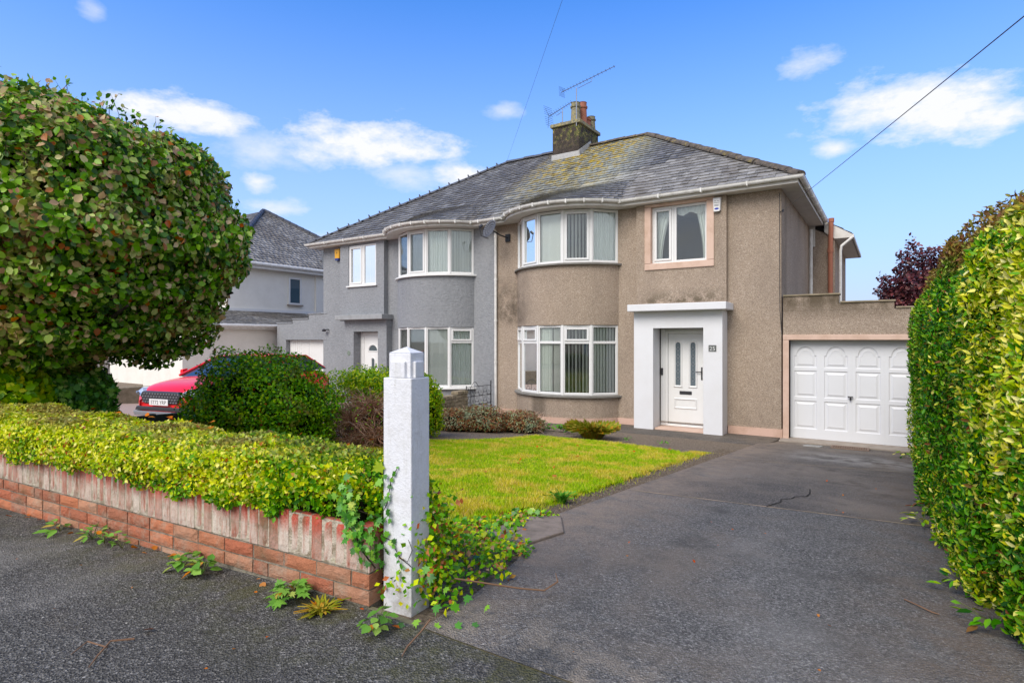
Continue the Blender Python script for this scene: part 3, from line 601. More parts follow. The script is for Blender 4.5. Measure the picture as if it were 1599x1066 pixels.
def house(brown):
    mx = (lambda x: x) if brown else (lambda x: -17.74-x)
    WALL = DASH if brown else GREY
    H = thing('semi_detached_house', (mx(-5.3), 13, 0), 'brown pebbledashed right half of the semi-detached pair with white front door' if brown else 'grey painted left half of the semi-detached pair beyond the white downpipe', 'house')
    # -- walls
    dh = (-4.35, -3.27, -.1, 2.25); wh = (-4.51, -3.29, 3.70, 4.975)
    mb = MB(); wall_grid(mb, PX, WX, .17, EZ-.1, FY, .26, [(-8.1, -5.4, .70, 2.34), (-8.1, -5.4, 3.79, EZ), dh, wh] if brown else [(-8.1, -5.4, .70, 2.34), (-8.1, -5.4, 3.79, EZ), (-4.66, -3.56, -.1, 2.25), wh], mx)
    x = mx(WX)
    for (xa, ya, xb, yb) in ((WX, FY, WX, 17.5), (WX, 17.5, -1.24, 17.5), (-1.24, 17.5, -1.24, 21.9), (-1.24, 21.9, PX, 21.9)):
        mb.poly([(mx(xa), ya, .0), (mx(xb), yb, .0), (mx(xb), yb, 5.04 if xb != -1.24 else 4.72), (mx(xa), ya, 5.04 if xa != -1.24 else 4.72)])
    mb.build('wall', WALL, H)
    # slightly proud panel over the porch
    PY = FY-.10 if brown else FY-.17; pw = MB()
    wall_grid(pw, -4.86, -2.88, 2.6 if brown else 2.62, EZ-.1, PY, .11, [(-4.52, -3.28, 3.69, 4.985)], mx)
    for xx in (-4.86, -2.88): pw.poly([(mx(xx), PY, 2.6), (mx(xx), FY, 2.6), (mx(xx), FY, EZ-.1), (mx(xx), PY, EZ-.1)])
    pw.poly([(mx(-4.86), PY, 2.62), (mx(-2.88), PY, 2.62), (mx(-2.88), FY, 2.62), (mx(-4.86), FY, 2.62)])
    pw.build('wall', WALL, H)
    # bay walls
    full = 59.5
    for (z0, z1) in ((.17, .70), (2.34, 3.79)):
        bw = MB()
        o = arc(BR+.012, -full, full, 28, mx, z0); i_ = arc(BR-.2, -full, full, 28, mx, z0)
        for k in range(28):
            a, b = o[k], o[k+1]; c, d = i_[k+1], i_[k]
            bw.poly([a, b, (b[0], b[1], z1), (a[0], a[1], z1)]); bw.poly([(a[0], a[1], z1), (b[0], b[1], z1), (c[0], c[1], z1), (d[0], d[1], z1)]); bw.poly([a, b, c, d])
        bw.build('bay_wall', WALL, H, smooth=False)
    # plinth
    if brown:
        for bx in ((PX+.02, -8.12, FY-.025, FY, -.1, .17), (-5.38, -4.8, FY-.025, FY, -.1, .17), (-2.87, WX+.025, FY-.025, FY, -.1, .19), (WX, WX+.025, FY+.001, 17.4, -.1, .19)):
            p = MB(); p.box(*bx); p.build('plinth', PLINTH, H)
        p = MB(); p.sweep([(q[0], q[1], 0) for q in arc(BR+.03, -57.5, 57.5, 24)], [(0, -.1), (0, .17), (-.15, .17), (-.15, -.1)])
        p.build('plinth', PLINTH, H)
        ab = MB(); ang = -8
        cx, cy = BCX+(BR+.03)*math.sin(math.radians(ang)), BCY-(BR+.03)*math.cos(math.radians(ang))
        q = MB(); q.box(cx-.13, cx+.13, cy-.012, cy+.02, -.03, .12)
        q.build('air_brick', PINK, H, bevel=.005)
        s_ = MB()
        for r_ in range(3):
            for c_ in range(6): s_.box(cx-.115+c_*.04, cx-.095+c_*.04, cy-.014, cy-.0125, -.01+r_*.042, .012+r_*.042)
        s_.build('vent_holes', DARKG, H, 'stuff')
    # -- bay windows: five facets
    fa = [-59.5, -35.7, -11.9, 11.9, 35.7, 59.5]; P = [(mx(BCX+BR*math.sin(math.radians(a))), BCY-BR*math.cos(math.radians(a))) for a in fa]
    sty_up = [('net', False), ('net', True), ('vertical', False), ('open', True), ('net', False)] if brown else [('vertical', False), ('net', False), ('net', True), ('vertical', False), ('vertical', False)]
    sty_dn = [('net', 'top'), ('net', 'top'), ('mixed', ''), ('open', 'top'), ('vertical', '')] if brown else [('net', 'top'), ('vertical', ''), ('vertical', ''), ('vertical', ''), ('vertical', '')]
    if not brown: sty_dn[0] = ('net', 'top')
    for (z0, z1, stl, tr) in ((3.79, 5.035, sty_up, None), (.70, 2.34, sty_dn, 1.93)):
        win = bpy.data.objects.new('bay_window', None); C.objects.link(win); win.parent = H; win.location = Vector((mx(BCX), 11.9, z0))-H.location
        for k in range(5):
            A, B = P[k], P[k+1]
            st, sa = stl[k]
            t_ = tr if (brown or k == 0 or tr is None) else None
            glazing(win, A, B, z0+.002, z1-.003, st, transom=t_, opener=('top',) if sa == 'top' else (), sash=(sa is True), blind=st)
            if k > 0:
                q = MB(); n = nrm2(P[k-1], P[k+1]); d = ((P[k+1][0]-P[k-1][0]), (P[k+1][1]-P[k-1][1])); l = math.hypot(*d); d = (d[0]/l, d[1]/l)
                q.obox((A[0]-d[0]*.022, A[1]-d[1]*.022), (A[0]+d[0]*.022, A[1]+d[1]*.022), n, -.05, .008, z0+.003, z1-.004); q.build('mullion', UPVC, win)
        s_ = MB(); s_.sweep([(q[0], q[1], z0) for q in arc(BR, -62, 62, 30, mx)][::(1 if brown else -1)], [(.085, -.05), (.085, -.012), (0.0, .004), (-.10, .004), (-.10, -.05)]); s_.build('sill', SILL if brown else UPVC, win)
    # dark rooms behind
    rm = MB(); 
    for (z0, z1) in ((.3, 2.6), (3.4, 5.03)):
        xa, xb = sorted((mx(-8.6), mx(-5.1)))
        for f_ in ([(xa, 15.6, z0), (xb, 15.6, z0), (xb, 15.6, z1), (xa, 15.6, z1)], [(xa, 12.95, z0), (xa, 15.6, z0), (xa, 15.6, z1), (xa, 12.95, z1)], [(xb, 12.95, z0), (xb, 15.6, z0), (xb, 15.6, z1), (xb, 12.95, z1)]): rm.poly(f_)
        o = [(q[0], q[1], z0) for q in arc(BR-.1, -58, 58, 12, mx)]
        for zz in (z0, z1): rm.poly([(q[0], q[1], zz) for q in o]+[(mx(-5.1), 15.6, zz), (mx(-8.6), 15.6, zz)])
    rm.build('room_interior', INTER, H)
    # -- small upper window
    win = bpy.data.objects.new('window', None); C.objects.link(win); win.parent = H; win.location = Vector((mx(-3.9), FY, 3.7))-H.location
    wy = FY-.02 if brown else PY+.02; xa, xm, xb = -4.515, -3.93 if not brown else -4.02, -3.285
    for k, (a, b) in enumerate(((xa, xm), (xm+.002, xb))):
        A, B = ((mx(a), wy), (mx(b), wy)) if brown else ((mx(b), wy), (mx(a), wy))
        glazing(win, A, B, 3.702, 4.972, 'x', sash=(k == (0 if brown else 1)), blind='none' if brown else ('net' if k else 'open'))
    if brown:
        for (s0, s1) in ((-4.49, -4.12), (-3.31, -3.60)):
            full_ = MB(); k = 14; m_ = 10; grid = []
            for j in range(m_+1):
                z = 4.92-1.17*j/m_; row = []
                for i in range(k+1):
                    t = (i/k)*(1-.6*math.sin(j/m_*math.pi/2)); row.append((s0+(s1-s0)*t, FY+.14+.022*math.sin(i*1.9+j*.1), z))
                grid.append(row)
            for j in range(m_):
                for i in range(k): full_.poly([grid[j][i], grid[j][i+1], grid[j+1][i+1], grid[j+1][i]])
            full_.build('curtain', NET, win, smooth=True)
        vl = MB()
        for i in range(60):
            a, b = -4.48+i*.0196, -4.48+(i+1)*.0196; da, db = .11+.014*math.sin(i*1.4), .11+.014*math.sin(i*1.4+1.4); vl.poly([(a, FY+da, 4.78+.03*math.sin(i*.35)), (b, FY+db, 4.78+.03*math.sin(i*.35+.35)), (b, FY+db, 4.93), (a, FY+da, 4.93)])
        vl.build('pelmet_net', NET, win, smooth=True)
        sr = MB(); a, b, c, d = -4.66, -3.13, 3.56, 5.035; y0, y1 = PY-.03, FY+.0
        sr.box(a, b, y0, y1, c, 3.70); sr.box(a, b, y0, y1, 4.975, EZ-.105); sr.box(a, -4.515, y0, y1, 3.703, 4.972); sr.box(-3.285, b, y0, y1, 3.703, 4.972)
        sr.build('surround', PINK, win, bevel=.01)
    else:
        s_ = MB(); s_.box(mx(-4.58), mx(-3.22), PY-.06, PY+.04, 3.655, 3.698); s_.build('sill', UPVC, win, bevel=.008)
    rm = MB(); xa, xb = sorted((mx(-4.9), mx(-2.6)))
    for f_ in ([(xa, 14.6, 3.4), (xb, 14.6, 3.4), (xb, 14.6, 5.03), (xa, 14.6, 5.03)], [(xa, 12.96, 3.4), (xa, 14.6, 3.4), (xa, 14.6, 5.03), (xa, 12.96, 5.03)], [(xb, 12.96, 3.4), (xb, 14.6, 3.4), (xb, 14.6, 5.03), (xb, 12.96, 5.03)], [(xa, 12.96, 3.4), (xb, 12.96, 3.4), (xb, 14.6, 3.4), (xa, 14.6, 3.4)], [(xa, 12.96, 5.03), (xb, 12.96, 5.03), (xb, 14.6, 5.03), (xa, 14.6, 5.03)]): rm.poly(f_)
    rm.build('room_interior', INTER, H)
    # -- porch and door
    PF = 12.25 if brown else 12.45; PM = WPAINT if brown else GREY
    ox0, ox1, o0, o1 = (-4.79, -2.885, -4.35, -3.27) if brown else (-5.03, -3.19, -4.66, -3.58)
    dmx = mx
    pc = MB(); wall_grid(pc, ox0, ox1, .0, 2.62, PF, FY+.06-PF, [(o0, o1, -.1, 2.25)], dmx)
    for xx in (ox0, ox1): pc.poly([(dmx(xx), PF, 0), (dmx(xx), FY, 0), (dmx(xx), FY, 2.62), (dmx(xx), PF, 2.62)])
    pc.build('porch', PM, H, bevel=0)
    cn = MB(); cw = (-4.86, -2.76, 12.02) if brown else (-5.09, -2.98, 12.2)
    cn.box(dmx(cw[0]), dmx(cw[1]), cw[2], FY, 2.615, 2.765); cn.build('canopy', PM if brown else m_paint('grey_canopy_paint', (.30, .31, .32), (.12, .12, .1), .5, .8, .3, 6), H, bevel=.012)
    stp = MB(); stp.box(dmx(o0+.01), dmx(o1-.01), PF+.06, FY+.3, -.05, .07); stp.build('doorstep', PINK, H, bevel=.01)
    dk = MB(); dk.box(dmx(o0)-.4, dmx(o1)+.4, FY+.22, FY+.24, 0, 2.5); dk.build('porch_back', INTER, H)
    # door
    DY = FY+.04; d0, d1 = (-4.24, -3.33) if brown else (-4.62, -3.68); z0, z1 = .075, 2.2
    D = bpy.data.objects.new('front_door', None); C.objects.link(D); D.parent = H; D.location = Vector((dmx((d0+d1)/2), DY, z0))-H.location
    fr = MB()
    a, b = (dmx(d0), dmx(d1)) if brown else (dmx(d1), dmx(d0))
    fr.box(a, a+.065, DY, DY+.07, z0, z1); fr.box(b-.065, b, DY, DY+.07, z0, z1); fr.box(a+.065, b-.065, DY, DY+.07, z1-.065, z1); fr.box(a+.065, b-.065, DY-.02, DY+.07, z0, z0+.05)
    if brown:
        fr.box(-4.345, -4.243, DY+.01, DY+.08, z0, 2.245); fr.box(-3.328, -3.272, DY+.01, DY+.08, z0, 2.245); fr.box(a, b, DY+.01, DY+.08, z1+.002, 2.245)
    else:
        fr.box(dmx(-4.655), dmx(-4.625), DY+.01, DY+.08, z0, 2.245); fr.box(dmx(-3.675), dmx(-3.585), DY+.01, DY+.08, z0, 2.245); fr.box(a, b, DY+.01, DY+.08, z1+.002, 2.245)
    fr.build('frame', UPVC, D, bevel=.008)
    lf = MB(); lf.box(a+.068, b-.068, DY+.018, DY+.06, z0+.052, z1-.068); lf.build('leaf_panel', UPVC, D, bevel=.01)
    ly = DY+.018
    ca = (a+b)/2
    def arch(cx, hw, zb, zt, n=10): 
        return [(cx-hw, zb), (cx+hw, zb)]+[(cx+hw*math.cos(math.pi*k/n), zt-hw+hw*math.sin(math.pi*k/n)) for k in range(n+1)]
    def ring(mb, o, i, y0, y1, y2):
        """moulding between outline o and inner outline i: rises from y0 at both to y1 midway"""
        n = len(o); mid = [((p[0]+q[0])/2, (p[1]+q[1])/2) for p, q in zip(o, i)]
        for k in range(n):
            k2 = (k+1) % n
            mb.poly([(o[k][0], y0, o[k][1]), (o[k2][0], y0, o[k2][1]), (mid[k2][0], y1, mid[k2][1]), (mid[k][0], y1, mid[k][1])])
            mb.poly([(mid[k][0], y1, mid[k][1]), (mid[k2][0], y1, mid[k2][1]), (i[k2][0], y2, i[k2][1]), (i[k][0], y2, i[k][1])])
    if brown:
        for sx in (-.165, .165):
            cx = ca+sx; q = MB(); o, i_ = arch(cx, .105, .93, 1.99), arch(cx, .055, .985, 1.94); ring(q, o, i_, ly, ly-.022, ly-.004); q.build('glass_surround', UPVC, D)
            gp = MB(); gp.poly([(p[0], ly-.003, p[1]) for p in i_]); gp.build('leaded_pane', m_plain('obscured_glass', (.12, .15, .17), .25), D)
            ld = MB()
            for k in range(5):
                zc = 1.13+k*.165; hw, hh = .035, .05
                for (p, r_) in (((cx-hw, zc), (cx, zc+hh)), ((cx, zc+hh), (cx+hw, zc)), ((cx+hw, zc), (cx, zc-hh)), ((cx, zc-hh), (cx-hw, zc))): ld.tube([(p[0], ly-.006, p[1]), (r_[0], ly-.006, r_[1])], .004, 4)
                ld.tube([(cx, ly-.006, zc+hh), (cx, ly-.006, zc+.115)], .003, 4)
            ld.build('leading', STEEL, D)
        q = MB(); o = [(ca-.26, .46), (ca+.26, .46), (ca+.26, .71), (ca-.26, .71)]; i_ = [(ca-.21, .51), (ca+.21, .51), (ca+.21, .66), (ca-.21, .66)]; ring(q, o, i_, ly, ly-.02, ly-.003); q.build('lower_panel', UPVC, D)
        q = MB(); q.box(ca-.13, ca+.14, ly-.016, ly, .79, .865); q.build('letterbox', DARKG, D, bevel=.008)
        q = MB(); q.box(b-.115, b-.085, ly-.014, ly, 1.12, 1.40); q.tube([(b-.10, ly-.04, 1.30), (b-.10, ly, 1.30)], .011); q.tube([(b-.10, ly-.045, 1.30), (b-.22, ly-.045, 1.295)], .011); q.build('handle', DARKG, D, bevel=.004)
        q = MB(); q.box(-4.335, -4.285, DY-.012, DY+.009, 1.20, 1.36); q.build('doorbell', DARKG, H, bevel=.006)
        # house number plate 25
        q = MB(); q.box(-3.16, -3.005, PF-.012, PF-.001, 1.755, 1.885); np_ = q.build('house_number_plate', m_plain('slate_plate', (.10, .105, .10), .5), H, bevel=.003)
        text_part('25', (-3.083, PF-.0145, 1.772), .12, np_, m_plain('plate_figures', (.6, .62, .6), .5), 'figures')
        # alarm box
        q = MB(); q.hull([(-3.14, PY-.0, 4.73), (-2.985, PY-.0, 4.73), (-2.975, PY, 5.0), (-3.15, PY, 5.0)], [(-3.125, PY-.075, 4.69), (-3.0, PY-.075, 4.69), (-2.985, PY-.075, 4.985), (-3.14, PY-.075, 4.985)]); al = q.build('alarm_box', UPVC, H, bevel=.012)
        ov = MB(); ov.poly([(-3.062+.045*math.cos(t*math.pi/10), PY-.077, 4.752+.022*math.sin(t*math.pi/10)) for t in range(20)]); ov.build('blue_oval', m_plain('blue_print', (.01, .03, .35), .4), al)
        tx = m_plain('grey_print', (.25, .25, .25), .6); pl = MB()
        for z_, x0_, x1_ in ((4.915, -3.115, -3.07), (4.915, -3.055, -3.005), (4.878, -3.12, -3.005), (4.835, -3.11, -3.015), (4.812, -3.11, -3.02)): pl.poly([(x0_, PY-.0772, z_-.006), (x1_, PY-.0772, z_-.006), (x1_, PY-.0772, z_+.008), (x0_, PY-.0772, z_+.008)])
        pl.build('printed_lines', tx, al)
        # telephone bracket and wire down the corner
        q = MB(); q.tube([(-1.87, FY-.012, 4.95), (-1.868, FY-.014, 3.2), (-1.865, FY-.012, 2.6), (-1.83, FY-.012, 2.1)], .006, 5); q.build('phone_wire', DARKG, H)
        q = MB(); q.tube([(-1.86, FY-.02, 4.57), (-1.80, FY-.07, 4.57)], .01, 5); q.tube([(-1.80, FY-.07, 4.55), (-1.80, FY-.07, 4.60)], .014, 6); q.build('wire_bracket', DARKM, H)
    else:
        # half round fan light and tall light
        q = MB(); cx = ca; o = [(cx-.23+.0, 1.62)]+[(cx+.23*math.cos(t), 1.62+.23*math.sin(t)) for t in [math.pi*k/12 for k in range(13)]]
        i_ = [(cx-.18, 1.65)]+[(cx+.18*math.cos(t), 1.65+.17*math.sin(t)) for t in [math.pi*k/12 for k in range(13)]]; ring(q, o, i_, ly, ly-.022, ly-.003)
        o, i_ = arch(cx, .10, .6, 1.45), arch(cx, .055, .65, 1.41); ring(q, o, i_, ly, ly-.02, ly-.003); q.build('glass_surround', UPVC, D)
        gp = MB(); gp.poly([(cx+.18*math.cos(t), ly-.004, 1.65+.17*math.sin(t)) for t in [math.pi*k/12 for k in range(13)]]); gp.poly([(p[0], ly-.004, p[1]) for p in i_]); gp.build('leaded_pane', m_plain('obscured_glass', (.07, .09, .10), .25), D)
        q = MB(); q.box(b-.12, b-.09, ly-.014, ly, 1.0, 1.25); q.tube([(b-.105, ly-.045, 1.16), (b-.22, ly-.045, 1.16)], .011); q.build('handle', DARKG, D)
        q = MB(); c_ = (-14.38, PF, 1.57); q.hull([(c_[0]+.075*math.cos(t*math.pi/9), PF, c_[2]+.085*math.sin(t*math.pi/9)) for t in range(18)], [(c_[0]+.065*math.cos(t*math.pi/9), PF-.012, c_[2]+.075*math.sin(t*math.pi/9)) for t in range(18)]); q.build('oval_plaque', m_plain('plaque_green', (.16, .2, .16), .5), H)
        q = MB(); q.hull([(-15.25, FY, 4.66), (-15.0, FY, 4.66), (-14.98, FY, 4.97), (-15.27, FY, 4.97)], [(-15.22, FY-.09, 4.64), (-15.03, FY-.09, 4.64), (-15.01, FY-.09, 4.95), (-15.24, FY-.09, 4.95)]); al = q.build('alarm_box', m_plain('yellow_plastic', (.75, .38, .01), .4), H, bevel=.015)
        q = MB(); q.box(-15.21, -15.04, FY-.095, FY-.0, 4.585, 4.652); q.build('alarm_strobe', m_plain('blue_plastic', (.01, .03, .2), .2), H, bevel=.01)
        q = MB(); q.poly([(-15.125+.035*math.cos(t*math.pi/8), FY-.0925, 4.83+.03*math.sin(t*math.pi/8)) for t in range(16)]); q.build('round_emblem', m_plain('brown_print', (.30, .17, .02), .6), al)
        q = MB(); q.tube([(-15.62, FY, 2.33), (-15.62, FY-.10, 2.33)], .02, 6); q.lathe((-15.72, FY-.12, 2.26), [(0, 0), (.06, .01), (.07, .06), (.03, .09), (0, .095)], 10); q.tube([(-15.62, FY-.10, 2.33), (-15.72, FY-.12, 2.32)], .015, 6); q.build('wall_light', DARKG, H)
    # -- eaves: fascia, soffit, gutter
    path = [(PX+(.0 if brown else .0), EY, EZ)]
    sgn = 1 if brown else -1
    re = BR+.33; aj = 52
    left, right = arc(re, -aj, -aj, 1)[0], arc(re, aj, aj, 1)[0]
    arcp = [(q[0], q[1]) for q in arc(re, -aj, aj, 26)]
    raw = [(PX, EY+.0), (arcp[0][0]-.06, EY)] + arcp + [(arcp[-1][0]+.06, EY), (-1.50, EY), (-1.50, 17.4)]
    pth = [(mx(a), b, EZ) for a, b in raw]
    if not brown: pth = pth[::-1]
    prof = [(0, -.10), (0, .03), (-.02, .03), (-.02, -.10)]
    q = MB(); q.sweep([(a, b, c) for a, b, c in pth], prof); q.build('fascia', FASCIA, H)
    so = MB()
    inner = [(PX, FY+.02), (BCX-1.4, FY+.02)] + [(a, b) for a, b, c in arc(BR-.04, -59, 59, 24)] + [(BCX+1.4, FY+.02), (WX-.02, FY+.02), (WX-.02, 17.4)]
    n_ = 80
    def resample(pl, n):
        pl = [np.array(p) for p in pl]; d = [0]
        for a, b in zip(pl, pl[1:]): d.append(d[-1]+np.linalg.norm(b-a))
        return [tuple(np.array([np.interp(t, d, [p[0] for p in pl]), np.interp(t, d, [p[1] for p in pl])])) for t in np.linspace(0, d[-1], n)]
    A_ = resample(raw[:-2], 50)+[raw[-2], raw[-1]]; B_ = resample(inner[:-2], 50)+[inner[-2], inner[-1]]
    for k in range(len(A_)-1): so.poly([(mx(A_[k][0]), A_[k][1], EZ-.098), (mx(A_[k+1][0]), A_[k+1][1], EZ-.098), (mx(B_[k+1][0]), B_[k+1][1], EZ-.098), (mx(B_[k][0]), B_[k][1], EZ-.098)])
    so.build('soffit', FASCIA, H)
    gp = [(.055+.055*math.cos(math.pi+math.pi*k/8), .01+.06*math.sin(math.pi+math.pi*k/8)) for k in range(9)] + [(.118, .022), (.104, .018)] + [(.055+.045*math.cos(2*math.pi-math.pi*k/8), .012+.05*math.sin(2*math.pi-math.pi*k/8)) for k in range(9)]
    q = MB(); q.sweep([(a, b, c+.01) for a, b, c in pth], gp); q.build('gutter', GUTTER, H)
    bk = MB()
    for (a, b) in zip(pth, pth[1:]):
        l = math.hypot(b[0]-a[0], b[1]-a[1])
        for t in ([.5] if .25 < l < .9 else [k/max(1, round(l/.9)) for k in range(1, round(l/.9))]):
            p = (a[0]+(b[0]-a[0])*t, a[1]+(b[1]-a[1])*t); u = ((b[0]-a[0])/l, (b[1]-a[1])/l); nn = (u[1], -u[0])
            bk.hull([(p[0]-u[0]*.015+nn[0]*o, p[1]-u[1]*.015+nn[1]*o, EZ+z) for o, z in ((-.0, -.055), (.118, -.052), (.121, .036), (.0, .028))], [(p[0]+u[0]*.015+nn[0]*o, p[1]+u[1]*.015+nn[1]*o, EZ+z) for o, z in ((-.0, -.055), (.118, -.052), (.121, .036), (.0, .028))])
    for i_, ap in enumerate(arc(re, -aj, aj, 9)):
        th = math.radians(-aj+2*aj*i_/9); u = (math.cos(th), math.sin(th)); nn = (math.sin(th), -math.cos(th)); p = ap
        L_ = [[(mx(p[0]+s*u[0]*.015+nn[0]*o), p[1]+s*u[1]*.015+nn[1]*o, EZ+z) for o, z in ((0, -.055), (.118, -.052), (.121, .036), (0, .028))] for s in (-1, 1)]; bk.hull(*L_)
    bk.build('gutter_brackets', GUTTER, H, 'stuff')
    # -- roof
    k_ = 4.8; HX = -1.48; RZ = EZ+.03+TANP*k_; RY = EY+k_; B0 = EZ+.03
    rf = MB(); y2 = RY+k_
    rf.poly([(mx(PX), EY, B0), (mx(HX), EY, B0), (mx(HX-k_), RY, RZ), (mx(PX), RY, RZ)]); rf.poly([(mx(HX), EY, B0), (mx(HX), y2, B0), (mx(HX-k_), RY, RZ)]); rf.poly([(mx(PX), y2, B0), (mx(HX), y2, B0), (mx(HX-k_), RY, RZ), (mx(PX), RY, RZ)])
    rf.poly([(mx(HX), 17.45, B0), (mx(HX), y2, B0), (mx(-.85), y2, B0-.41), (mx(-.85), 17.45, B0-.41)])
    roof = rf.build('roof', m_plain('roofing_felt', (.06, .06, .06), .9), H)
    rl = k_/math.cos(math.atan(TANP)); rows = int(rl/.205)
    def f_front(u, v): return (mx(u), EY+k_*v-.03*(v == 0), B0+TANP*k_*v)
    slates('slates', f_front, lambda v: (PX, HX-k_*v), rows, SLATE, roof, near=290 if brown else 0)
    def f_side(u, v): return (mx(HX-k_*v), u, B0+TANP*k_*v)
    slates('slates', f_side, lambda v: (EY+k_*v, y2-k_*v), rows, SLATE, roof)
    def f_low(u, v): return (mx(-.85+(HX+.85)*v), u, B0-.41+.41*v)
    slates('slates', f_low, lambda v: (17.45, y2), 3, SLATE, roof)
    # flared slates above the bay
    def f_bay(u, v):
        th = u; ex, ey = BCX+re*math.sin(th), BCY-re*math.cos(th); tx, ty = BCX+re*.86*math.sin(th), 13.55; t = v
        z0_, z1_ = B0+.01, B0+TANP*(13.55-EY)+.012
        return (mx(ex+(tx-ex)*t), ey+(ty-ey)*t, z0_+(z1_-z0_)*t)
    V = []; F = []
    bm_ = MB()
    for i_ in range(24):
        a, b = -.93+1.86*i_/24, -.93+1.86*(i_+1)/24; bm_.poly([f_bay(a, 0), f_bay(b, 0), f_bay(b, 1), f_bay(a, 1)])
    bm_.build('bay_roof', m_plain('roofing_felt', (.06, .06, .06), .9), H)
    V = []; F = []; rws = 9
    for r_ in range(rws):
        a = -.93-random.uniform(0, .05)
        while a < .93:
            da = random.uniform(.07, .13); v0, v1 = r_/rws+random.uniform(-.012, .012), min(1, (r_+1.4)/rws); p = [np.array(f_bay(a, v0)), np.array(f_bay(a+da-.004, v0)), np.array(f_bay(a+da-.004, v1)), np.array(f_bay(a, v1))]; a += da
            nn = np.cross(p[1]-p[0], p[3]-p[0]); nn /= np.linalg.norm(nn); nn = nn if nn[2] > 0 else -nn
            t = [p[0]+nn*.032, p[1]+nn*.032, p[2]+nn*.006, p[3]+nn*.006]; bt = [q_-nn*.012 for q_ in t]; b = len(V); V += t+bt; F += [(b, b+1, b+2, b+3), (b+4, b, b+1, b+5), (b+4, b+7, b+3, b), (b+1, b+2, b+6, b+5)]
    link('slates', mesh_np('slates', np.array(V), np.array(F)), SLATE, roof, 'stuff')
    # ridge and hip tiles
    RT = m_ridge_brown if brown else m_ridge_dark
    def tiles(p, q_, n, r, knob):
        p, q_ = Vector(p), Vector(q_); d = (q_-p).normalized(); side = d.cross(Vector((0, 0, 1))).normalized(); up = side.cross(d)
        for k in range(n):
            a = p.lerp(q_, k/n)-d*.02; b = p.lerp(q_, (k+1)/n); mb = MB(); rr = r*random.uniform(.94, 1.08); lp = []
            off = up*random.uniform(-.004, .012)+side*random.uniform(-.008, .008)
            for (c, sc) in ((a, 1.0), (b, .93)):
                lp.append([tuple(c+off+side*(rr*sc*math.cos(math.pi*j/8))+up*(rr*sc*.85*math.sin(math.pi*j/8)-.02)) for j in range(9)])
            mb.hull(lp[0], lp[1])
            if knob: mb.tube([tuple(a+off+up*r*.3), tuple(a+off+up*(r+.035))], [.04, .02], 6)
            mb.build('ridge_tile', RT, roof, smooth=False)
    tiles((mx(HX+.02), EY, B0+.03), (mx(HX-k_), RY, RZ+.03), 20, .115 if brown else .09, not brown)
    tiles((mx(HX-k_), RY, RZ+.03), (mx(PX), RY, RZ+.03), 7, .10, False)
    # catslide gutter, soil pipe etc on the side
    q = MB(); q.box(mx(-.86), mx(-.80), 17.45, y2, B0-.5, B0-.42); q.build('rear_gutter', GUTTER, H)
    if brown:
        q = MB(); q.hull([(-1.24, 17.44, B0-.50), (-.84, 17.44, B0-.50), (-.84, 17.44, B0-.415), (-1.48, 17.44, B0-.005), (-1.48, 17.44, B0-.30)], [(-1.24, 22, B0-.50), (-.84, 22, B0-.50), (-.84, 22, B0-.415), (-1.48, 22, B0-.005), (-1.48, 22, B0-.30)]); q.hull([(-1.84, 17.44, 4.5), (-1.84, 17.48, 4.5), (-1.84, 17.48, 5.05), (-1.84, 17.44, 5.05)], [(-1.70, 17.44, 4.5), (-1.70, 17.48, 4.5), (-1.70, 17.48, 5.05), (-1.70, 17.44, 5.05)]); q.build('rear_soffit', FASCIA, H)
        q = MB(); q.tube([(-1.33, 17.36, .3), (-1.33, 17.36, 4.35)], .06, 10); q.tube([(-1.33, 17.36, 4.3), (-1.33, 17.36, 4.42)], .075, 10); q.tube([(-1.33, 17.36, 4.42), (-1.31, 17.36, 5.15)], .06, 10); q.tube([(-1.31, 17.36, 5.1), (-1.31, 17.36, 5.2)], .07, 10); q.build('soil_pipe', TERRA, H, smooth=False)
        q = MB(); q.tube([(-.84, 17.42, 4.66), (-1.08, 17.38, 4.45), (-1.10, 17.38, 4.3), (-1.10, 17.38, .3)], .034, 8); q.build('rear_downpipe', GUTTER, H)
        q = MB(); q.tube([(-1.865, 17.44, .3), (-1.79, 17.35, .3), (-1.79, 17.35, 4.95)], .045, 8); q.build('side_downpipe', GUTTER, H)
        q = MB(); q.tube([(-8.82, EY-.05, 5.08), (-8.82, 12.55, 4.92), (-8.82, FY-.05, 4.86), (-8.82, FY-.05, .05)], .036, 10)
        for z in (4.75, 3.6, 2.5, 1.4): q.tube([(-8.82, FY-.05, z-.03), (-8.82, FY-.05, z+.03)], .045, 10)
        q.box(-8.88, -8.76, 12.38, 12.50, 4.98, 5.12)
        q.build('downpipe', GUTTER, H)
    return H
def text_part(s, loc, size, parent, mat, name):
    cu = bpy.data.curves.new('lettering', 'FONT'); cu.body = s; cu.size = size; cu.align_x = 'CENTER'; o = bpy.data.objects.new('lettering', cu); C.objects.link(o)
    bpy.context.view_layer.update(); me = bpy.data.meshes.new_from_object(o.evaluated_get(bpy.context.evaluated_depsgraph_get())); bpy.data.objects.remove(o)
    me.transform(Matrix.Translation(loc) @ Matrix.Rotation(math.radians(90), 4, 'X')); return link(name, me, mat, parent)
m = Mat('ridge_tile_mossy', rough=.9); c = m.ramp(m.noise(9, 6, .7), [(.3, (.05, .04, .03)), (.5, (.11, .09, .07)), (.62, (.18, .14, .10)), (.8, (.10, .11, .03))]); y_ = m.math('MULTIPLY', m.ramp(m.noise(3.1, 5, .7), [(.56, 0.0), (.64, 1.0)]), m.noise(20, 3)); c = m.mix(y_, c, (.5, .38, .03)); m.color(c); m.bump(m.noise(40, 5, .7), 1, .03); m_ridge_brown = m.m
m_ridge_dark = m_plain('ridge_tile_dark', (.06, .065, .085), .55)
HB = house(True); HG = house(False)

